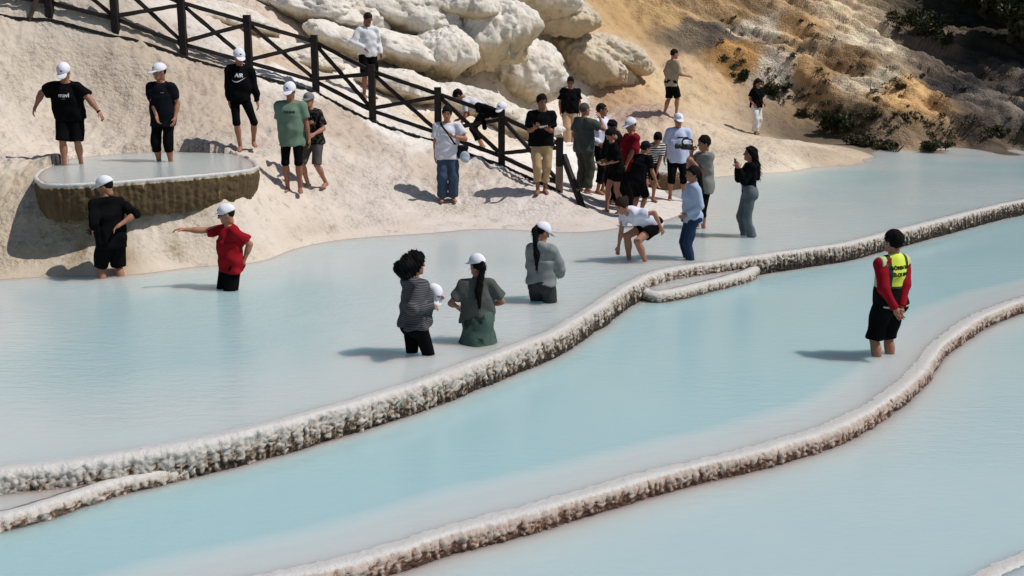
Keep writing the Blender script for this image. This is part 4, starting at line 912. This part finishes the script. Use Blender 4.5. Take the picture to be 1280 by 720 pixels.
p14 = person('man in white shirt and rolled black trousers right beside the waving man', 750, 242, 'G', 1.76, 238, 0, 1.12, zc=22.8, head=(16, 2, 0), rh=('p', 749, 180, .25), lh=('p', 764, 186, .2), top=('shirt', (206, 208, 222)), bottom=('roll', (22, 22, 26)), hair=('crop', (40, 32, 28)), belt=(12, 12, 12), hem=.06, skin=(150, 104, 82))
p15 = person('girl in black top and short shorts with bare legs, bending over a phone', 769, 267, 'G', 1.55, 105, 0, .98, True, bend=12, zc=21.0, head=(0, 44, 0), rh=('p', 751, 203, .08), lh=('p', 757, 205, .2), re=(.5, -.8, -.4), le=(-.5, -.8, -.4), rf=(.07, .16, .08), lf=(-.09, -.12, .08), top=('tee', BK, 'plain', None, 1.0), bottom=('short', BK), hair=('bun', (20, 16, 15)), curl=(.3, .6), palm=((0, 0, 1), (0, 0, 1)))
p16 = person('dark haired person in black hoodie huddled behind the girl with the phone', 768, 254, 'G', 1.58, 120, 0, .9, zc=21.9, bend=8, head=(0, 36, 0), rh=('p', 752, 200, .1), lh=('p', 758, 200, .2), top=('hoodie', (26, 26, 28)), bottom=('trousers', BK), hair=('short', (18, 15, 14)))
p17 = person('person in long dark red t-shirt and white cap at the centre of the group', 787, 262, 'G', 1.68, 112, 0, 1.05, zc=21.5, head=(6, 18, 0), rh=('p', 772, 205, -.1), lh=('p', 781, 212, .2), top=('tee', (118, 22, 32)), bottom=('trousers', (22, 22, 24)), cap=WH, hem=-.2)
p18 = person('child in black and white striped top leaning forward behind the crouching boy', 811, 252, 'G', 1.48, 196, 0, .95, zc=22.3, bend=46, hk=1.08, head=(-10, 52, 0), rh=('p', 806, 232, .28), lh=('p', 817, 232, .28), top=('tee', (200, 198, 196), 'stripe', (24, 24, 26)), bottom=('knee', BK), hair=('short', (18, 15, 14)))
p19 = person('boy in plain black t-shirt stooping with his back turned, one bare arm reaching right', 795, 274, 'G', 1.42, 312, 0, 1.05, zc=20.6, bend=26, hk=1.08, hipdrop=.06, head=(-10, 26, 0), rh=('p', 824, 239, .12), re=(.2, -.3, -1), lh=(-.1, .4, .8), top=('tee', BK), bottom=('knee', BK), hair=('short', (20, 16, 15)), palm=((0, 0, 1), None))
p20 = person('girl in white t-shirt and black shorts bent low, dipping a hand in the water', 800, 325, 'U', 1.66, 118, .12, .96, True, bend=74, hipdrop=.25, pel=(0, -.20), head=(6, 34, 0), rh=('p', 773, 309, .05), lh=('p', 826, 284, .26), le=(-.7, -.6, .7), re=(.4, -.3, -.3), rf=(.11, .12, .08), lf=(-.12, -.04, .08), top=('tee', (208, 208, 220)), bottom=('short', BK), hair=('bun', (44, 32, 26)), skin=(168, 120, 96))
p21 = person('man in pale blue shirt and white cap with black shorts, both hands on his hips', 845, 249, 'G', 1.68, 182, 0, 1.18, zc=22.7, head=(6, 8, 0), rh=('p', 829, 206, -.02), re=(1, -.25, .1), lh=('p', 862, 204, -.02), le=(-1, -.25, .1), top=('shirt', (188, 194, 218), 'plain', None, .85), bottom=('capri', BK), cap=WH, hem=-.14, rf=(.13, .02, .08), lf=(-.15, 0, .08))
p22 = person('young man in grey t-shirt and black shorts filming with a video camera', 877, 284, 'U', 1.73, 112, .16, 1.05, head=(-8, 10, 0), rh=('p', 865, 190, -.02), lh=('p', 866, 202, .12), re=(.3, -.3, -1), le=(-.3, -.3, -1), top=('tee', (128, 128, 122)), bottom=('capri', BK), hair=('short', (18, 15, 14)), curl=(.9, .8), hem=-.14)
p23 = person('girl in pale blue long sleeved shirt and dark jeans standing sideways in the shallows', 863, 323, 'U', 1.58, 100, .2, .95, True, head=(10, 4, 0), rh=('p', 857, 270, -.05), lh=('p', 858, 268, .14), le=(-.3, -1, -.3), re=(.3, -1, -.3), top=('shirt', (164, 176, 198)), bottom=('jeans', (38, 54, 76), 'denim'), hair=('pony', (22, 17, 16)), hem=-.1)
p24 = person('woman with long black hair in black top and grey jeans photographing with a phone', 934, 295, 'U', 1.60, 96, .13, .98, True, head=(0, -4, 0), rh=('p', 921, 209, -.03), lh=('p', 924, 210, .10), re=(.4, -.2, -1), le=(-.4, -.2, -1), top=('long', BK), bottom=('cuff', (86, 94, 98), 'denim'), hair=('long', (14, 12, 13)), curl=(.8, .8), lf=(-.10, -.08, .08), palm=((0, 1, .2), (0, 1, .2)))
p25 = person('man in beige shirt and black shorts climbing the tan slope, one hand raised', 838, 150, 'G', 1.78, 292, 0, 1.0, zc=30.8, bend=5, head=(-6, 8, 0), rh=('p', 860, 95, .1), re=(.1, .1, -1), top=('shirt', (150, 136, 116), 'plain', None, .95), bottom=('knee', BK), hair=('crop', (26, 20, 18)), rf=(.08, .12, .08), lf=(-.08, -.15, .08), hem=-.12)
p26 = person('woman in black top and wide white trousers alone on the far slope', 944, 168, 'G', 1.56, 205, 0, .98, True, zc=33.2, head=(10, 26, 0), rh=(.2, .12, .95), lh=(-.16, .2, .95), top=('tee', BK), bottom=('trousers', (218, 216, 214), 'plain', None, .11), hair=('long', (38, 30, 26)), rf=(.05, .06, .08), lf=(-.05, -.05, .08))
p27 = person('man in yellow and black safety vest standing alone, hands behind his back', 1107, 445, 'M', 1.75, 26, .30, 1.08, head=(10, 6, 0), rh=('p', 1126, 391, .20), lh=('p', 1119, 386, .22), re=(1, -.4, 0), le=(-.8, .1, 0), top=('long', (138, 22, 34), 'plain', None, 2), bottom=('knee', BK), hair=('short', (14, 12, 12)), vest=True, rf=(.13, .03, .08), lf=(-.08, .0, .08), curl=(.5, .5), palm=((0, -1, .2), (0, -1, .2)))
lettering(p27, 'GÖREN BALAJ', .050, .035, .41, (30, 38, 20), True, bold=.003, shear=.0); lettering(p27, 'İLÇE SINDES', .050, .04, .335, (30, 38, 20), True, bold=.003)
p28 = person('girl with windblown curly black hair in grey striped hooded jacket, thigh deep', 520, 442, 'U', 1.64, 306, .55, 1.0, True, head=(2, 4, 0), rh=('p', 538, 384, .12), lh=('p', 540, 374, -.06), re=(.3, -1, -.4), le=(-.3, -1, -.4), top=('jacket', (92, 92, 95), 'stripe', (58, 58, 62)), bottom=('legging', BK), hair=('curly', (16, 13, 13)), rf=(.12, .2, .08), lf=(-.06, -.14, .08))
p29 = person('girl in wet dark green skirt and white cap seen from behind', 597, 427, 'U', 1.57, 8, .6, .98, True, head=(26, 6, 0), rh=(.20, .26, 1.06), lh=(-.22, .22, 1.06), re=(.8, -.5, -.5), le=(-.8, -.5, -.5), top=('tee', (82, 84, 80)), bottom=('skirt', (36, 47, 43), 'wet', (72, 92, 84)), hair=('pony', (14, 12, 12)), cap=WH, hem=.02)
p30 = person('girl in grey sweatshirt and white cap with long black ponytail, head bowed, waist deep', 677, 377, 'U', 1.60, 330, .6, 1.0, True, head=(-30, 26, 0), rh=(.14, .28, 1.0), lh=(-.10, .28, 1.0), re=(.8, -.6, -.3), le=(-.8, -.6, -.3), top=('hoodie', (128, 130, 130)), bottom=('trousers', (56, 58, 58)), hair=('pony', (14, 12, 13)), cap=WH, hem=.0)
# ------------------------------------------------------------------ things they hold or wear across
M_blk = plain('black_plastic', (24, 24, 26), .35, .5, .1); M_scr = plain('screen_glass', (50, 56, 66), .12, .6, .1); M_sil = plain('light_plastic', (196, 198, 204), .4, .4, .1)
def frame(d, n):
    d = nrm(d); n = nrm(np.asarray(n, float)-d*(np.asarray(n, float)@d)); return np.stack([np.cross(d, n), d, n], 1)
def rbox(w, l, t, b=.004):
    r = min(b, t*.4); vs = []; 
    for z, k in ((-t/2, r), (-t/2+r, 0), (t/2-r, 0), (t/2, r)):
        for cx, cy, a0 in ((1, 1, 0), (-1, 1, 90), (-1, -1, 180), (1, -1, 270)):
            for a in (0, 45, 90):
                q = math.radians(a0+a); rr = max(b*2-k, .0005)
                vs.append((cx*(w/2-b*2)+rr*math.cos(q), cy*(l/2-b*2)+rr*math.sin(q), z))
    fs = [tuple(f) for f in gridfaces(4, 12, True)]+[tuple(range(11, -1, -1)), tuple(range(36, 48))]
    return np.array(vs), fs
def place(o, P, R):
    M = Matrix.Identity(4)
    for i in range(3):
        for j in range(3): M[i][j] = R[i, j]
        M[i][3] = P[i]
    o.matrix_world = M
def phone(P, d, n, label, body=None):
    v, f = rbox(.076, .155, .010, .006); o = mesh('phone', v, f, body or M_blk, sm=False)
    v, f = rbox(.068, .142, .002, .004); mesh('screen', v+V(0, 0, .006), f, M_scr, o, sm=False)
    v, f = rbox(.022, .03, .003, .003); mesh('lens', v+V(.018, .05, -.0065), f, M_scr, o, sm=False)
    place(o, P, frame(d, n)); return tag(o, label, 'phone', 'phones')
mid = lambda p: (p.hand[1]+p.hand[-1])/2
phone(mid(p11)+V(.03, -.02, .02), (1, -.1, .1), (0, .5, 1), 'white phone in the hands of the man in khaki trousers', M_sil)
phone(p15.hand[1]+V(0, 0, .025), Rb_ if False else p15.Rb@V(0, 1, .1), (0, 0, 1), 'dark phone on the open palm of the girl bending over it')
phone(mid(p24)+V(-.03, 0, .04), (0, 1, 0), (1, 0, .1), 'phone held up by the long haired woman taking a picture')
def camcorder(P, d, label):
    o = empty('video_camera', P); R = frame(d, (0, 0, 1)); place(o, P, R)
    v, f = rbox(.09, .20, .11, .012); mesh('camera_body', v, f, M_blk, o, sm=False)
    th = np.linspace(0, 2*np.pi, 24, endpoint=False); L = []
    for y, r in ((.10, .036), (.15, .038), (.155, .046), (.20, .048), (.20, .038), (.185, .03), (.182, .001)): L.append(np.stack([r*np.cos(th), np.full(24, y), r*np.sin(th)], 1))
    mesh('lens', np.vstack(L), gridfaces(7, 24, True), M_blk, o)
    c, _ = catmull([(0, -.09, .055), (0, -.08, .11), (0, .0, .125), (0, .08, .11), (0, .09, .055)], n=16); q = []
    for a, b in zip(c[:-1], c[1:]): q.append(boxbetween(a, b, .022, .02, up=(1, 0, 0)))
    mesh('handle', *merge(q), M_blk, o, sm=False)
    v, f = rbox(.006, .085, .06, .004); mesh('screen', v+V(-.085, .0, .01), f, M_scr, o, sm=False)
    mesh('microphone', *boxbetween((.03, -.02, .14), (.03, .17, .14), .025, .025), M_blk, o)
    return tag(o, label, 'camera')
camcorder(mid(p22)+V(-.08, -.02, .10), (-1, -.25, .05), 'black video camera with top handle held by the young man in grey')
def small_camera(P, d, label):
    o = empty('camera', P); place(o, P, frame(d, (0, 0, 1)))
    v, f = rbox(.115, .05, .075, .008); mesh('camera_body', v, f, M_blk, o, sm=False)
    th = np.linspace(0, 2*np.pi, 20, endpoint=False); L = [np.stack([r*np.cos(th), np.full(20, y), r*np.sin(th)], 1) for y, r in ((.02, .03), (.07, .031), (.07, .024), (.06, .001))]
    mesh('lens', np.vstack(L), gridfaces(4, 20, True), M_scr, o)
    return tag(o, label, 'camera')
small_camera(p6.hand[-1]+V(-.03, .02, .03), (-1, .4, 0), 'small black camera in the hand of the boy below the basin')
def strapline(pts, w, name, mat, par, t=.006):
    c, _ = catmull(pts, n=40); q = [boxbetween(a, b, w, t, up=nrm(V(0, -1, .3)), rough=0) for a, b in zip(c[:-1], c[1:])]
    return mesh(name, *merge(q), mat, par, sm=False)
def bag(p, label):
    o = empty('crossbody_bag', p.T(-.275, .10, .02)); P0 = V(*o.location)
    pr = [(cap_(V(-.05, 0, -.06), V(.05, 0, -.06), .065, .065), .04), (cap_(V(-.055, 0, .06), V(.055, 0, .06), .045, .045), .06)]
    f = Field([q for q, k in pr], .009)
    for q, k in pr: f.add(q, k)
    f.wrinkle(.006, 3); v, q = f.net(); v[:, 1] *= .75; mesh('bag_body', v, q, cloth((30, 30, 34)), o)
    pr = [(cap_(V(.02, -.05, -.13), V(.06, -.05, -.15), .05, .05), .03), (ell_(V(.04, -.05, -.10), V(.085, .04, .10)), .03)]
    f = Field([q for q, k in pr], .009)
    for q, k in pr: f.add(q, k)
    f.wrinkle(.006, 4); v, q = f.net(); mesh('pouch', v, q, cloth((170, 184, 192)), o)
    loc = [p.T(-.17, .10, .10), p.T(-.10, .16, .20), p.T(-.01, .165, .34), p.T(.09, .12, .47), p.T(.12, .02, .535), p.T(.10, -.10, .48), p.T(-.02, -.16, .32), p.T(-.15, -.13, .15), p.T(-.22, -.02, .08)]
    strapline([l-P0 for l in loc], .035, 'strap', cloth((24, 24, 26)), o)
    return tag(o, label, 'bag')
bag(p8, 'black crossbody bag with pale pouch hanging at the hip of the man in jeans')
def loose_cap(P, R, label):
    f = Field([ell_(V(0, 0, 0), V(.092, .11, .10))], .009, .02); f.add(ell_(V(0, 0, 0), V(.092, .11, .10)), .01); f.cut(V(0, 0, -.015), V(0, -.1, -1)); f.wrinkle(.006, 2, 1.4)
    v, q = f.net(); o = mesh('cap', v, q, cloth(WH)); f = Field([ell_(V(0, .12, -.01), V(.074, .08, .02))], .006, .02); f.add(ell_(V(0, .12, -.012), V(.074, .08, .010), rotm('X', -.25)), .01)
    v, q = f.net(); mesh('brim', v, q, cloth(WH), o)
    f = Field([ell_(V(0, .09, .04), V(.025, .02, .02))], .005, .01); f.add(ell_(V(0, .094, .044), V(.024, .016, .02)), .01); v, q = f.net(); mesh('emblem', v, q, cloth((92, 104, 140)), o)
    place(o, P, R); return tag(o, label, 'cap')
loose_cap(p28.hand[-1]+V(-.05, .02, .05), (rotm('Z', -2.5)@rotm('X', -.9))*.82, 'white cap held in front of her by the curly haired girl')
# ------------------------------------------------------------------ fence
M_wood = plain('dark_stained_wood', (34, 28, 25), .75, .3, .35, 12, .5); M_bare = plain('weathered_wood', (128, 112, 96), .85, .2, .3, 10, .6)
FP = [(-30,-10,20.8),(62,13,21.2),(145,37,21.5),(230,68,22),(312,92,22.5),(395,115,23),(466,152,23),(548,178,23),(627,207,22.6),(699,246,21.3)]
fence = empty('wooden_fence', at(*FP[3])); tag(fence, 'long dark timber fence with crossed braces running down the slope', 'fence')
F0 = V(*fence.location); heads = []
for i, c in enumerate(FP):
    B = at(*c); g = height([B[0]], [B[1]])[0]; hgt = 1.07 if i < len(FP)-1 else 1.0
    B = V(B[0], B[1], g); heads.append((B, hgt))
    if i == len(FP)-1:
        mesh('post', *boxbetween(B-V(0, 0, .3)-F0, B+V(0, 0, .48)-F0, .13, .13, up=(0, 1, 0)), M_bare, fence, sm=False)
        mesh('post', *boxbetween(B+V(0, 0, .48)-F0, B+V(0, 0, hgt)-F0, .132, .132, up=(0, 1, 0)), M_wood, fence, sm=False)
    else: mesh('post', *boxbetween(B-V(0, 0, .3)-F0, B+V(0, 0, hgt)-F0, .135, .135, up=(0, 1, 0)), M_wood, fence, sm=False)
for (A, ha), (B, hb) in zip(heads[:-1], heads[1:]):
    up_ = V(0, 0, 1); d = nrm(B-A); A2, B2 = A+d*.07-F0, B-d*.07-F0
    mesh('rail', *boxbetween(A2+up_*ha*.88, B2+up_*hb*.88, .055, .075), M_wood, fence, sm=False)
    mesh('rail', *boxbetween(A2+up_*ha*.16, B2+up_*hb*.16, .055, .075), M_wood, fence, sm=False)
    mesh('brace', *boxbetween(A2+up_*ha*.82+V(0, .02, 0), B2+up_*hb*.22+V(0, .02, 0), .05, .075), M_wood, fence, sm=False)
    mesh('brace', *boxbetween(A2+up_*ha*.24-V(0, .035, 0), B2+up_*hb*.80-V(0, .035, 0), .05, .075), M_wood, fence, sm=False)
B, hb = heads[-1]; E = at(729, 252, 20.8); E[2] = height([E[0]], [E[1]])[0]
mesh('brace', *boxbetween(B+V(.07, 0, hb*.68)-F0, E-V(0, 0, .05)-F0, .09, .11), M_wood, fence, sm=False)
edge = []  # dark strip on the ground following the foot of the fence
for (A, _), (B, _) in zip(heads[:-1], heads[1:]):
    n = 14; q = [A+(B-A)*k/n+V(.0, -.10, 0) for k in range(n+1)]
    for a, b in zip(q[:-1], q[1:]):
        a[2] = base_h(a[0], a[1])[0]+.03; b[2] = base_h(b[0], b[1])[0]+.03; edge.append(boxbetween(a, b+nrm(b-a)*.02, .025, .06))
tag(mesh('dark_strip', *merge(edge), M_wood, sm=False), 'thin dark strip along the ground at the foot of the fence', 'edging')
st = hit(30, 27); g = st[2]; stake = mesh('wooden_stake', *boxbetween(V(st[0], st[1], g-.2), V(st[0]+.42, st[1]+.1, g+.85), .065, .065, up=(0, 1, 0)), plain('grey_wood', (84, 72, 64), .9, .2, .3, 14, .6), sm=False)
tag(stake, 'leaning weathered grey stake in the sand near the top left corner', 'stake')
Pp, hp_ = heads[8]
loose_cap(Pp+V(0, -.02, hp_+.055), rotm('Z', 2.7)@rotm('X', -.35), 'white cap hung on top of a fence post next to the black jacket')
# black jacket slung over the rail
(A, ha), (B, hb) = heads[7], heads[8]
def jacket():
    pr = []; up_ = V(0, 0, 1)
    for k, (q, l1, l2) in enumerate(((.64, .08, .10), (.71, .14, .12), (.78, .15, .14), (.85, .09, .12), (.91, .05, .08))):
        T0 = A+(B-A)*q+up_*(ha*.93); r = np.random.default_rng(k)
        pr += [(cap_(T0, T0+V(.02*r.normal(), -.05, -l1), .05, .04), .05), (cap_(T0, T0+V(.02, .05, -l2), .05, .04), .05)]
    T0 = A+(B-A)*.70+up_*(ha*.88); pr.append((cap_(T0+V(0, -.06, -.1), T0+V(.05, -.09, -.34), .05, .04), .04))
    f = Field([q for q, k in pr], .013)
    for q, k in pr: f.add(q, k)
    f.wrinkle(.014, 9); v, q = f.net(); c = v.mean(0); o = mesh('jacket', v-c, q, cloth(BK)); o.location = c
    return tag(o, 'black jacket slung over the fence rail beside the hung white cap', 'jacket')
jacket()
# ------------------------------------------------------------------ plants
def leafmat(name, a, b):
    t = NT(name); n = t.noise(t.coord(), 3.0, 3); t.prin(t.mix(t.ramp(n, [(.35, (0, 0, 0)), (.65, (1, 1, 1))]), a, b), .6, .25); return t.m
M_leaf = [leafmat('leaf_dark', (.030, .038, .014), (.060, .066, .024)), leafmat('leaf_dry', (.085, .068, .034), (.048, .046, .022)), leafmat('leaf_grey', (.05, .06, .035), (.085, .085, .05))]
M_bark = plain('bark', (74, 60, 50), .9, .2, .3, 8, .6)
def leaves(n, r, centers, rad, size):
    c = centers[r.integers(0, len(centers), n)]; d = r.normal(size=(n, 3)); d /= np.linalg.norm(d, axis=1)[:, None]
    p = c+d*rad*(r.uniform(.2, 1, (n, 1))**.5)*r.uniform(.6, 1.25, (n, 1))
    a = r.normal(size=(n, 3)); a[:, 2] += .4; a /= np.linalg.norm(a, axis=1)[:, None]; b = np.cross(a, r.normal(size=(n, 3))); b /= np.linalg.norm(b, axis=1)[:, None]
    s = size*r.uniform(.6, 1.5, (n, 1)); vs = np.stack([p-a*s, p+b*s*.35, p+a*s, p-b*s*.35], 1).reshape(-1, 3)
    return vs, np.arange(n*4).reshape(n, 4)
def branch(a, b, ra, rb, nseg=6, r=None):
    t = np.linspace(0, 1, nseg)[:, None]; P = a+(b-a)*t
    if r is not None: P[1:-1] += r.normal(size=(nseg-2, 3))*np.linalg.norm(b-a)*.04
    d = nrm(b-a); s = nrm(np.cross(d, V(.3, .9, .1))); u2 = np.cross(s, d); th = np.linspace(0, 2*np.pi, 8, endpoint=False)
    vs = [P[i]+(s*math.cos(q)+u2*math.sin(q))*(ra+(rb-ra)*i/(nseg-1)) for i in range(nseg) for q in th]; return vs, [tuple(f) for f in gridfaces(nseg, 8, True)]
def shrub(P, w, h, mat, label, seed, n=1500, name='shrub'):
    r = np.random.default_rng(seed); o = empty(name, P)
    st = []; cen = []
    for k in range(9):
        e = V(r.normal()*w*.38, r.normal()*w*.3, h*r.uniform(.35, .95)); st.append(branch(V(0, 0, -.1), e, .02, .006, 5, r)); cen += [e, e*.75+V(r.normal(), r.normal(), 0)*w*.08]
    mesh('stem', *merge(st), M_bark, o); v, f = leaves(n, r, np.array(cen), V(w*.24, w*.22, h*.22), .055+.012*w); mesh('foliage', v, f, mat, o, sm=False)
    return tag(o, label, 'shrub', 'shrubs on the cliff')
for i, (x, y, w, h, m, lb, n) in enumerate([
 (1042,166,0.76,0.65,0,'largest dark green bush at the foot of the cliff',2600),
 (968,120,0.55,0.42,0,'dark green bush right beside the shoulder of the woman in white trousers',1500),
 (930,100,0.30,0.37,0,'small dark bush just behind the head of the woman in white trousers',700),
 (1075,182,0.60,0.34,1,'dry olive brush right of the large dark bush, low on the cliff foot',1300),
 (1105,186,0.50,0.27,1,'low brown brush at the tip of the sand spit',1000),
 (1008,146,0.35,0.27,1,'small dry tuft on the cliff foot left of the large dark bush',700),
 (1168,188,0.66,0.31,0,'dark low bush on the waterline right of the sand spit',1400),
 (1150,44,1.01,0.98,0,'tall dark bush on the cliff shoulder left of the shaded wood',3000),
 (1176,60,0.66,0.61,0,'dark bush spilling over the cliff top beside the wood',1500),
 (1125,112,0.30,0.21,1,'tiny dry tuft on the bare ochre cliff face',500),
 (1250,170,0.35,0.27,1,'dry brown tuft on the dark slope at the right edge',600),
 (1132,150,0.35,0.25,1,'small olive tuft low on the ochre cliff',600),
 (1090,150,0.40,0.27,1,'dry tuft midway up the brown cliff behind the sand spit',700)]):
    q = hit(x, y); shrub(q-V(0, 0, .05), w, h, M_leaf[m], lb, 40+i, n)
def scrub():
    r = np.random.default_rng(5); vs, fs, o = [], [], 0
    P = []
    while len(P) < 150:
        x, y = r.uniform(900, 1290), r.uniform(20, 194)
        foot = np.interp(x, [900, 926, 994, 1044, 1108, 1290], [80, 104, 136, 168, 190, 194]); k = (foot-y)
        if (x > 1110 and y > 172) or k < -2 or k > 120 or r.uniform() > math.exp(-k/26)+.05: continue
        P.append(hit(x, y))
    for q in P:
        n = int(r.uniform(20, 60)); s = r.uniform(.08, .22); v, f = leaves(n, r, np.array([[0, 0, s*.4]]), V(s, s, s*.55), .05); vs.append(v+q); fs.append(f+o); o += len(v)
    t = mesh('dry_scrub', np.vstack(vs), np.vstack(fs), M_leaf[1], sm=False); tag(t, 'dry brown scrub scattered along the foot of the cliff', 'scrub', kind='stuff')
scrub()
def spiky(P, label):
    o = empty('agave', P); r = np.random.default_rng(3); q = []
    for k in range(16):
        a = r.uniform(0, 6.28); L = r.uniform(.3, .5); e = V(math.cos(a)*L*.7, math.sin(a)*L*.7, L*r.uniform(.5, 1)); q.append(branch(V(0, 0, 0), e, .022, .003, 5))
    mesh('leaves', *merge(q), M_leaf[2], o); tag(o, label, 'plant')
spiky(hit(1117, 194), 'small spiky grey green plant at the water edge on the tip of the sand spit')
def tree(P, h, w, label, seed, n=5200):
    r = np.random.default_rng(seed); o = empty('tree', P); q = [branch(V(0, 0, -.4), V(.1*r.normal(), .1*r.normal(), h*.62), .16, .07, 8, r)]; cen = []
    for k in range(16):
        b = V(0, 0, h*r.uniform(.12, .62)); a = r.uniform(0, 6.28); e = b+V(math.cos(a)*w*r.uniform(.2, .5), math.sin(a)*w*r.uniform(.2, .5), h*r.uniform(.06, .34)); q.append(branch(b, e, .05, .012, 6, r)); cen += [e, (b+e)/2+V(0, 0, .1*h)*r.uniform(0, 1)]
    mesh('trunk', *merge(q), M_bark, o); v, f = leaves(n, r, np.array(cen), V(w*.17, w*.17, h*.10), .13); mesh('crown', v, f, M_leaf[0], o, sm=False)
    return tag(o, label, 'tree', 'trees on the hill at the top right corner')
for i, (x, y, h, w, lb) in enumerate([
 (1230,22,2.54,2.26,'dark tree nearest the cliff top at the left end of the wood'),(1265,44,2.54,2.12,'dark tree leaning over the brown slope in the middle of the wood'),(1298,74,2.39,2.12,'lowest dark tree of the wood, above the grooved grey slope'),
 (1252,-10,2.99,2.41,'dark tree behind the first one, cut by the top edge'),(1292,12,3.14,2.57,'tall dark tree filling the top right corner'),(1340,62,2.99,2.57,'dark tree at the right edge of the wood, half outside'),(1330,2,3.36,2.71,'dark tree behind the corner one, mostly outside the frame'),(1408,36,2.64,2.21,'outermost dark tree beyond the right edge')]):
    q = hit(x, y); tree(q, h, w, lb, 70+i)
# ------------------------------------------------------------------ light, sky, camera
EL, AZ = math.radians(57), math.radians(8)                   # sun from the right, a little behind the camera
ts = Vector((math.cos(EL)*math.cos(AZ), -math.cos(EL)*math.sin(AZ), math.sin(EL)))
sl_ = bpy.data.lights.new('sun', 'SUN'); sl_.energy = 4.0; sl_.angle = math.radians(.5); sl_.color = (1, .97, .935)
so = bpy.data.objects.new('sun', sl_); COL.objects.link(so); so.rotation_euler = ts.to_track_quat('Z', 'Y').to_euler(); so.location = (20, -10, 30)
w = bpy.data.worlds.new('World'); S.world = w; w.use_nodes = True; nt = w.node_tree
sky = nt.nodes.new('ShaderNodeTexSky'); sky.sky_type = 'NISHITA'; sky.sun_disc = False; sky.sun_elevation = EL; sky.sun_rotation = math.radians(98)
bg = nt.nodes['Background']; nt.links.new(sky.outputs[0], bg.inputs[0]); bg.inputs[1].default_value = .075
cd = bpy.data.cameras.new('camera'); co = bpy.data.objects.new('camera', cd); COL.objects.link(co)
cd.sensor_width = 36; cd.lens = 36*F/1280; cd.clip_end = 400; cd.clip_start = .1
co.location = CAM; co.rotation_euler = (math.pi/2-PITCH, 0, 0); S.camera = co
S.view_settings.view_transform = 'Standard'; S.view_settings.look = 'None'; S.view_settings.exposure = -.12; S.view_settings.gamma = 1
S.cycles.max_bounces = 6; S.cycles.transparent_max_bounces = 12; S.cycles.use_denoising = True
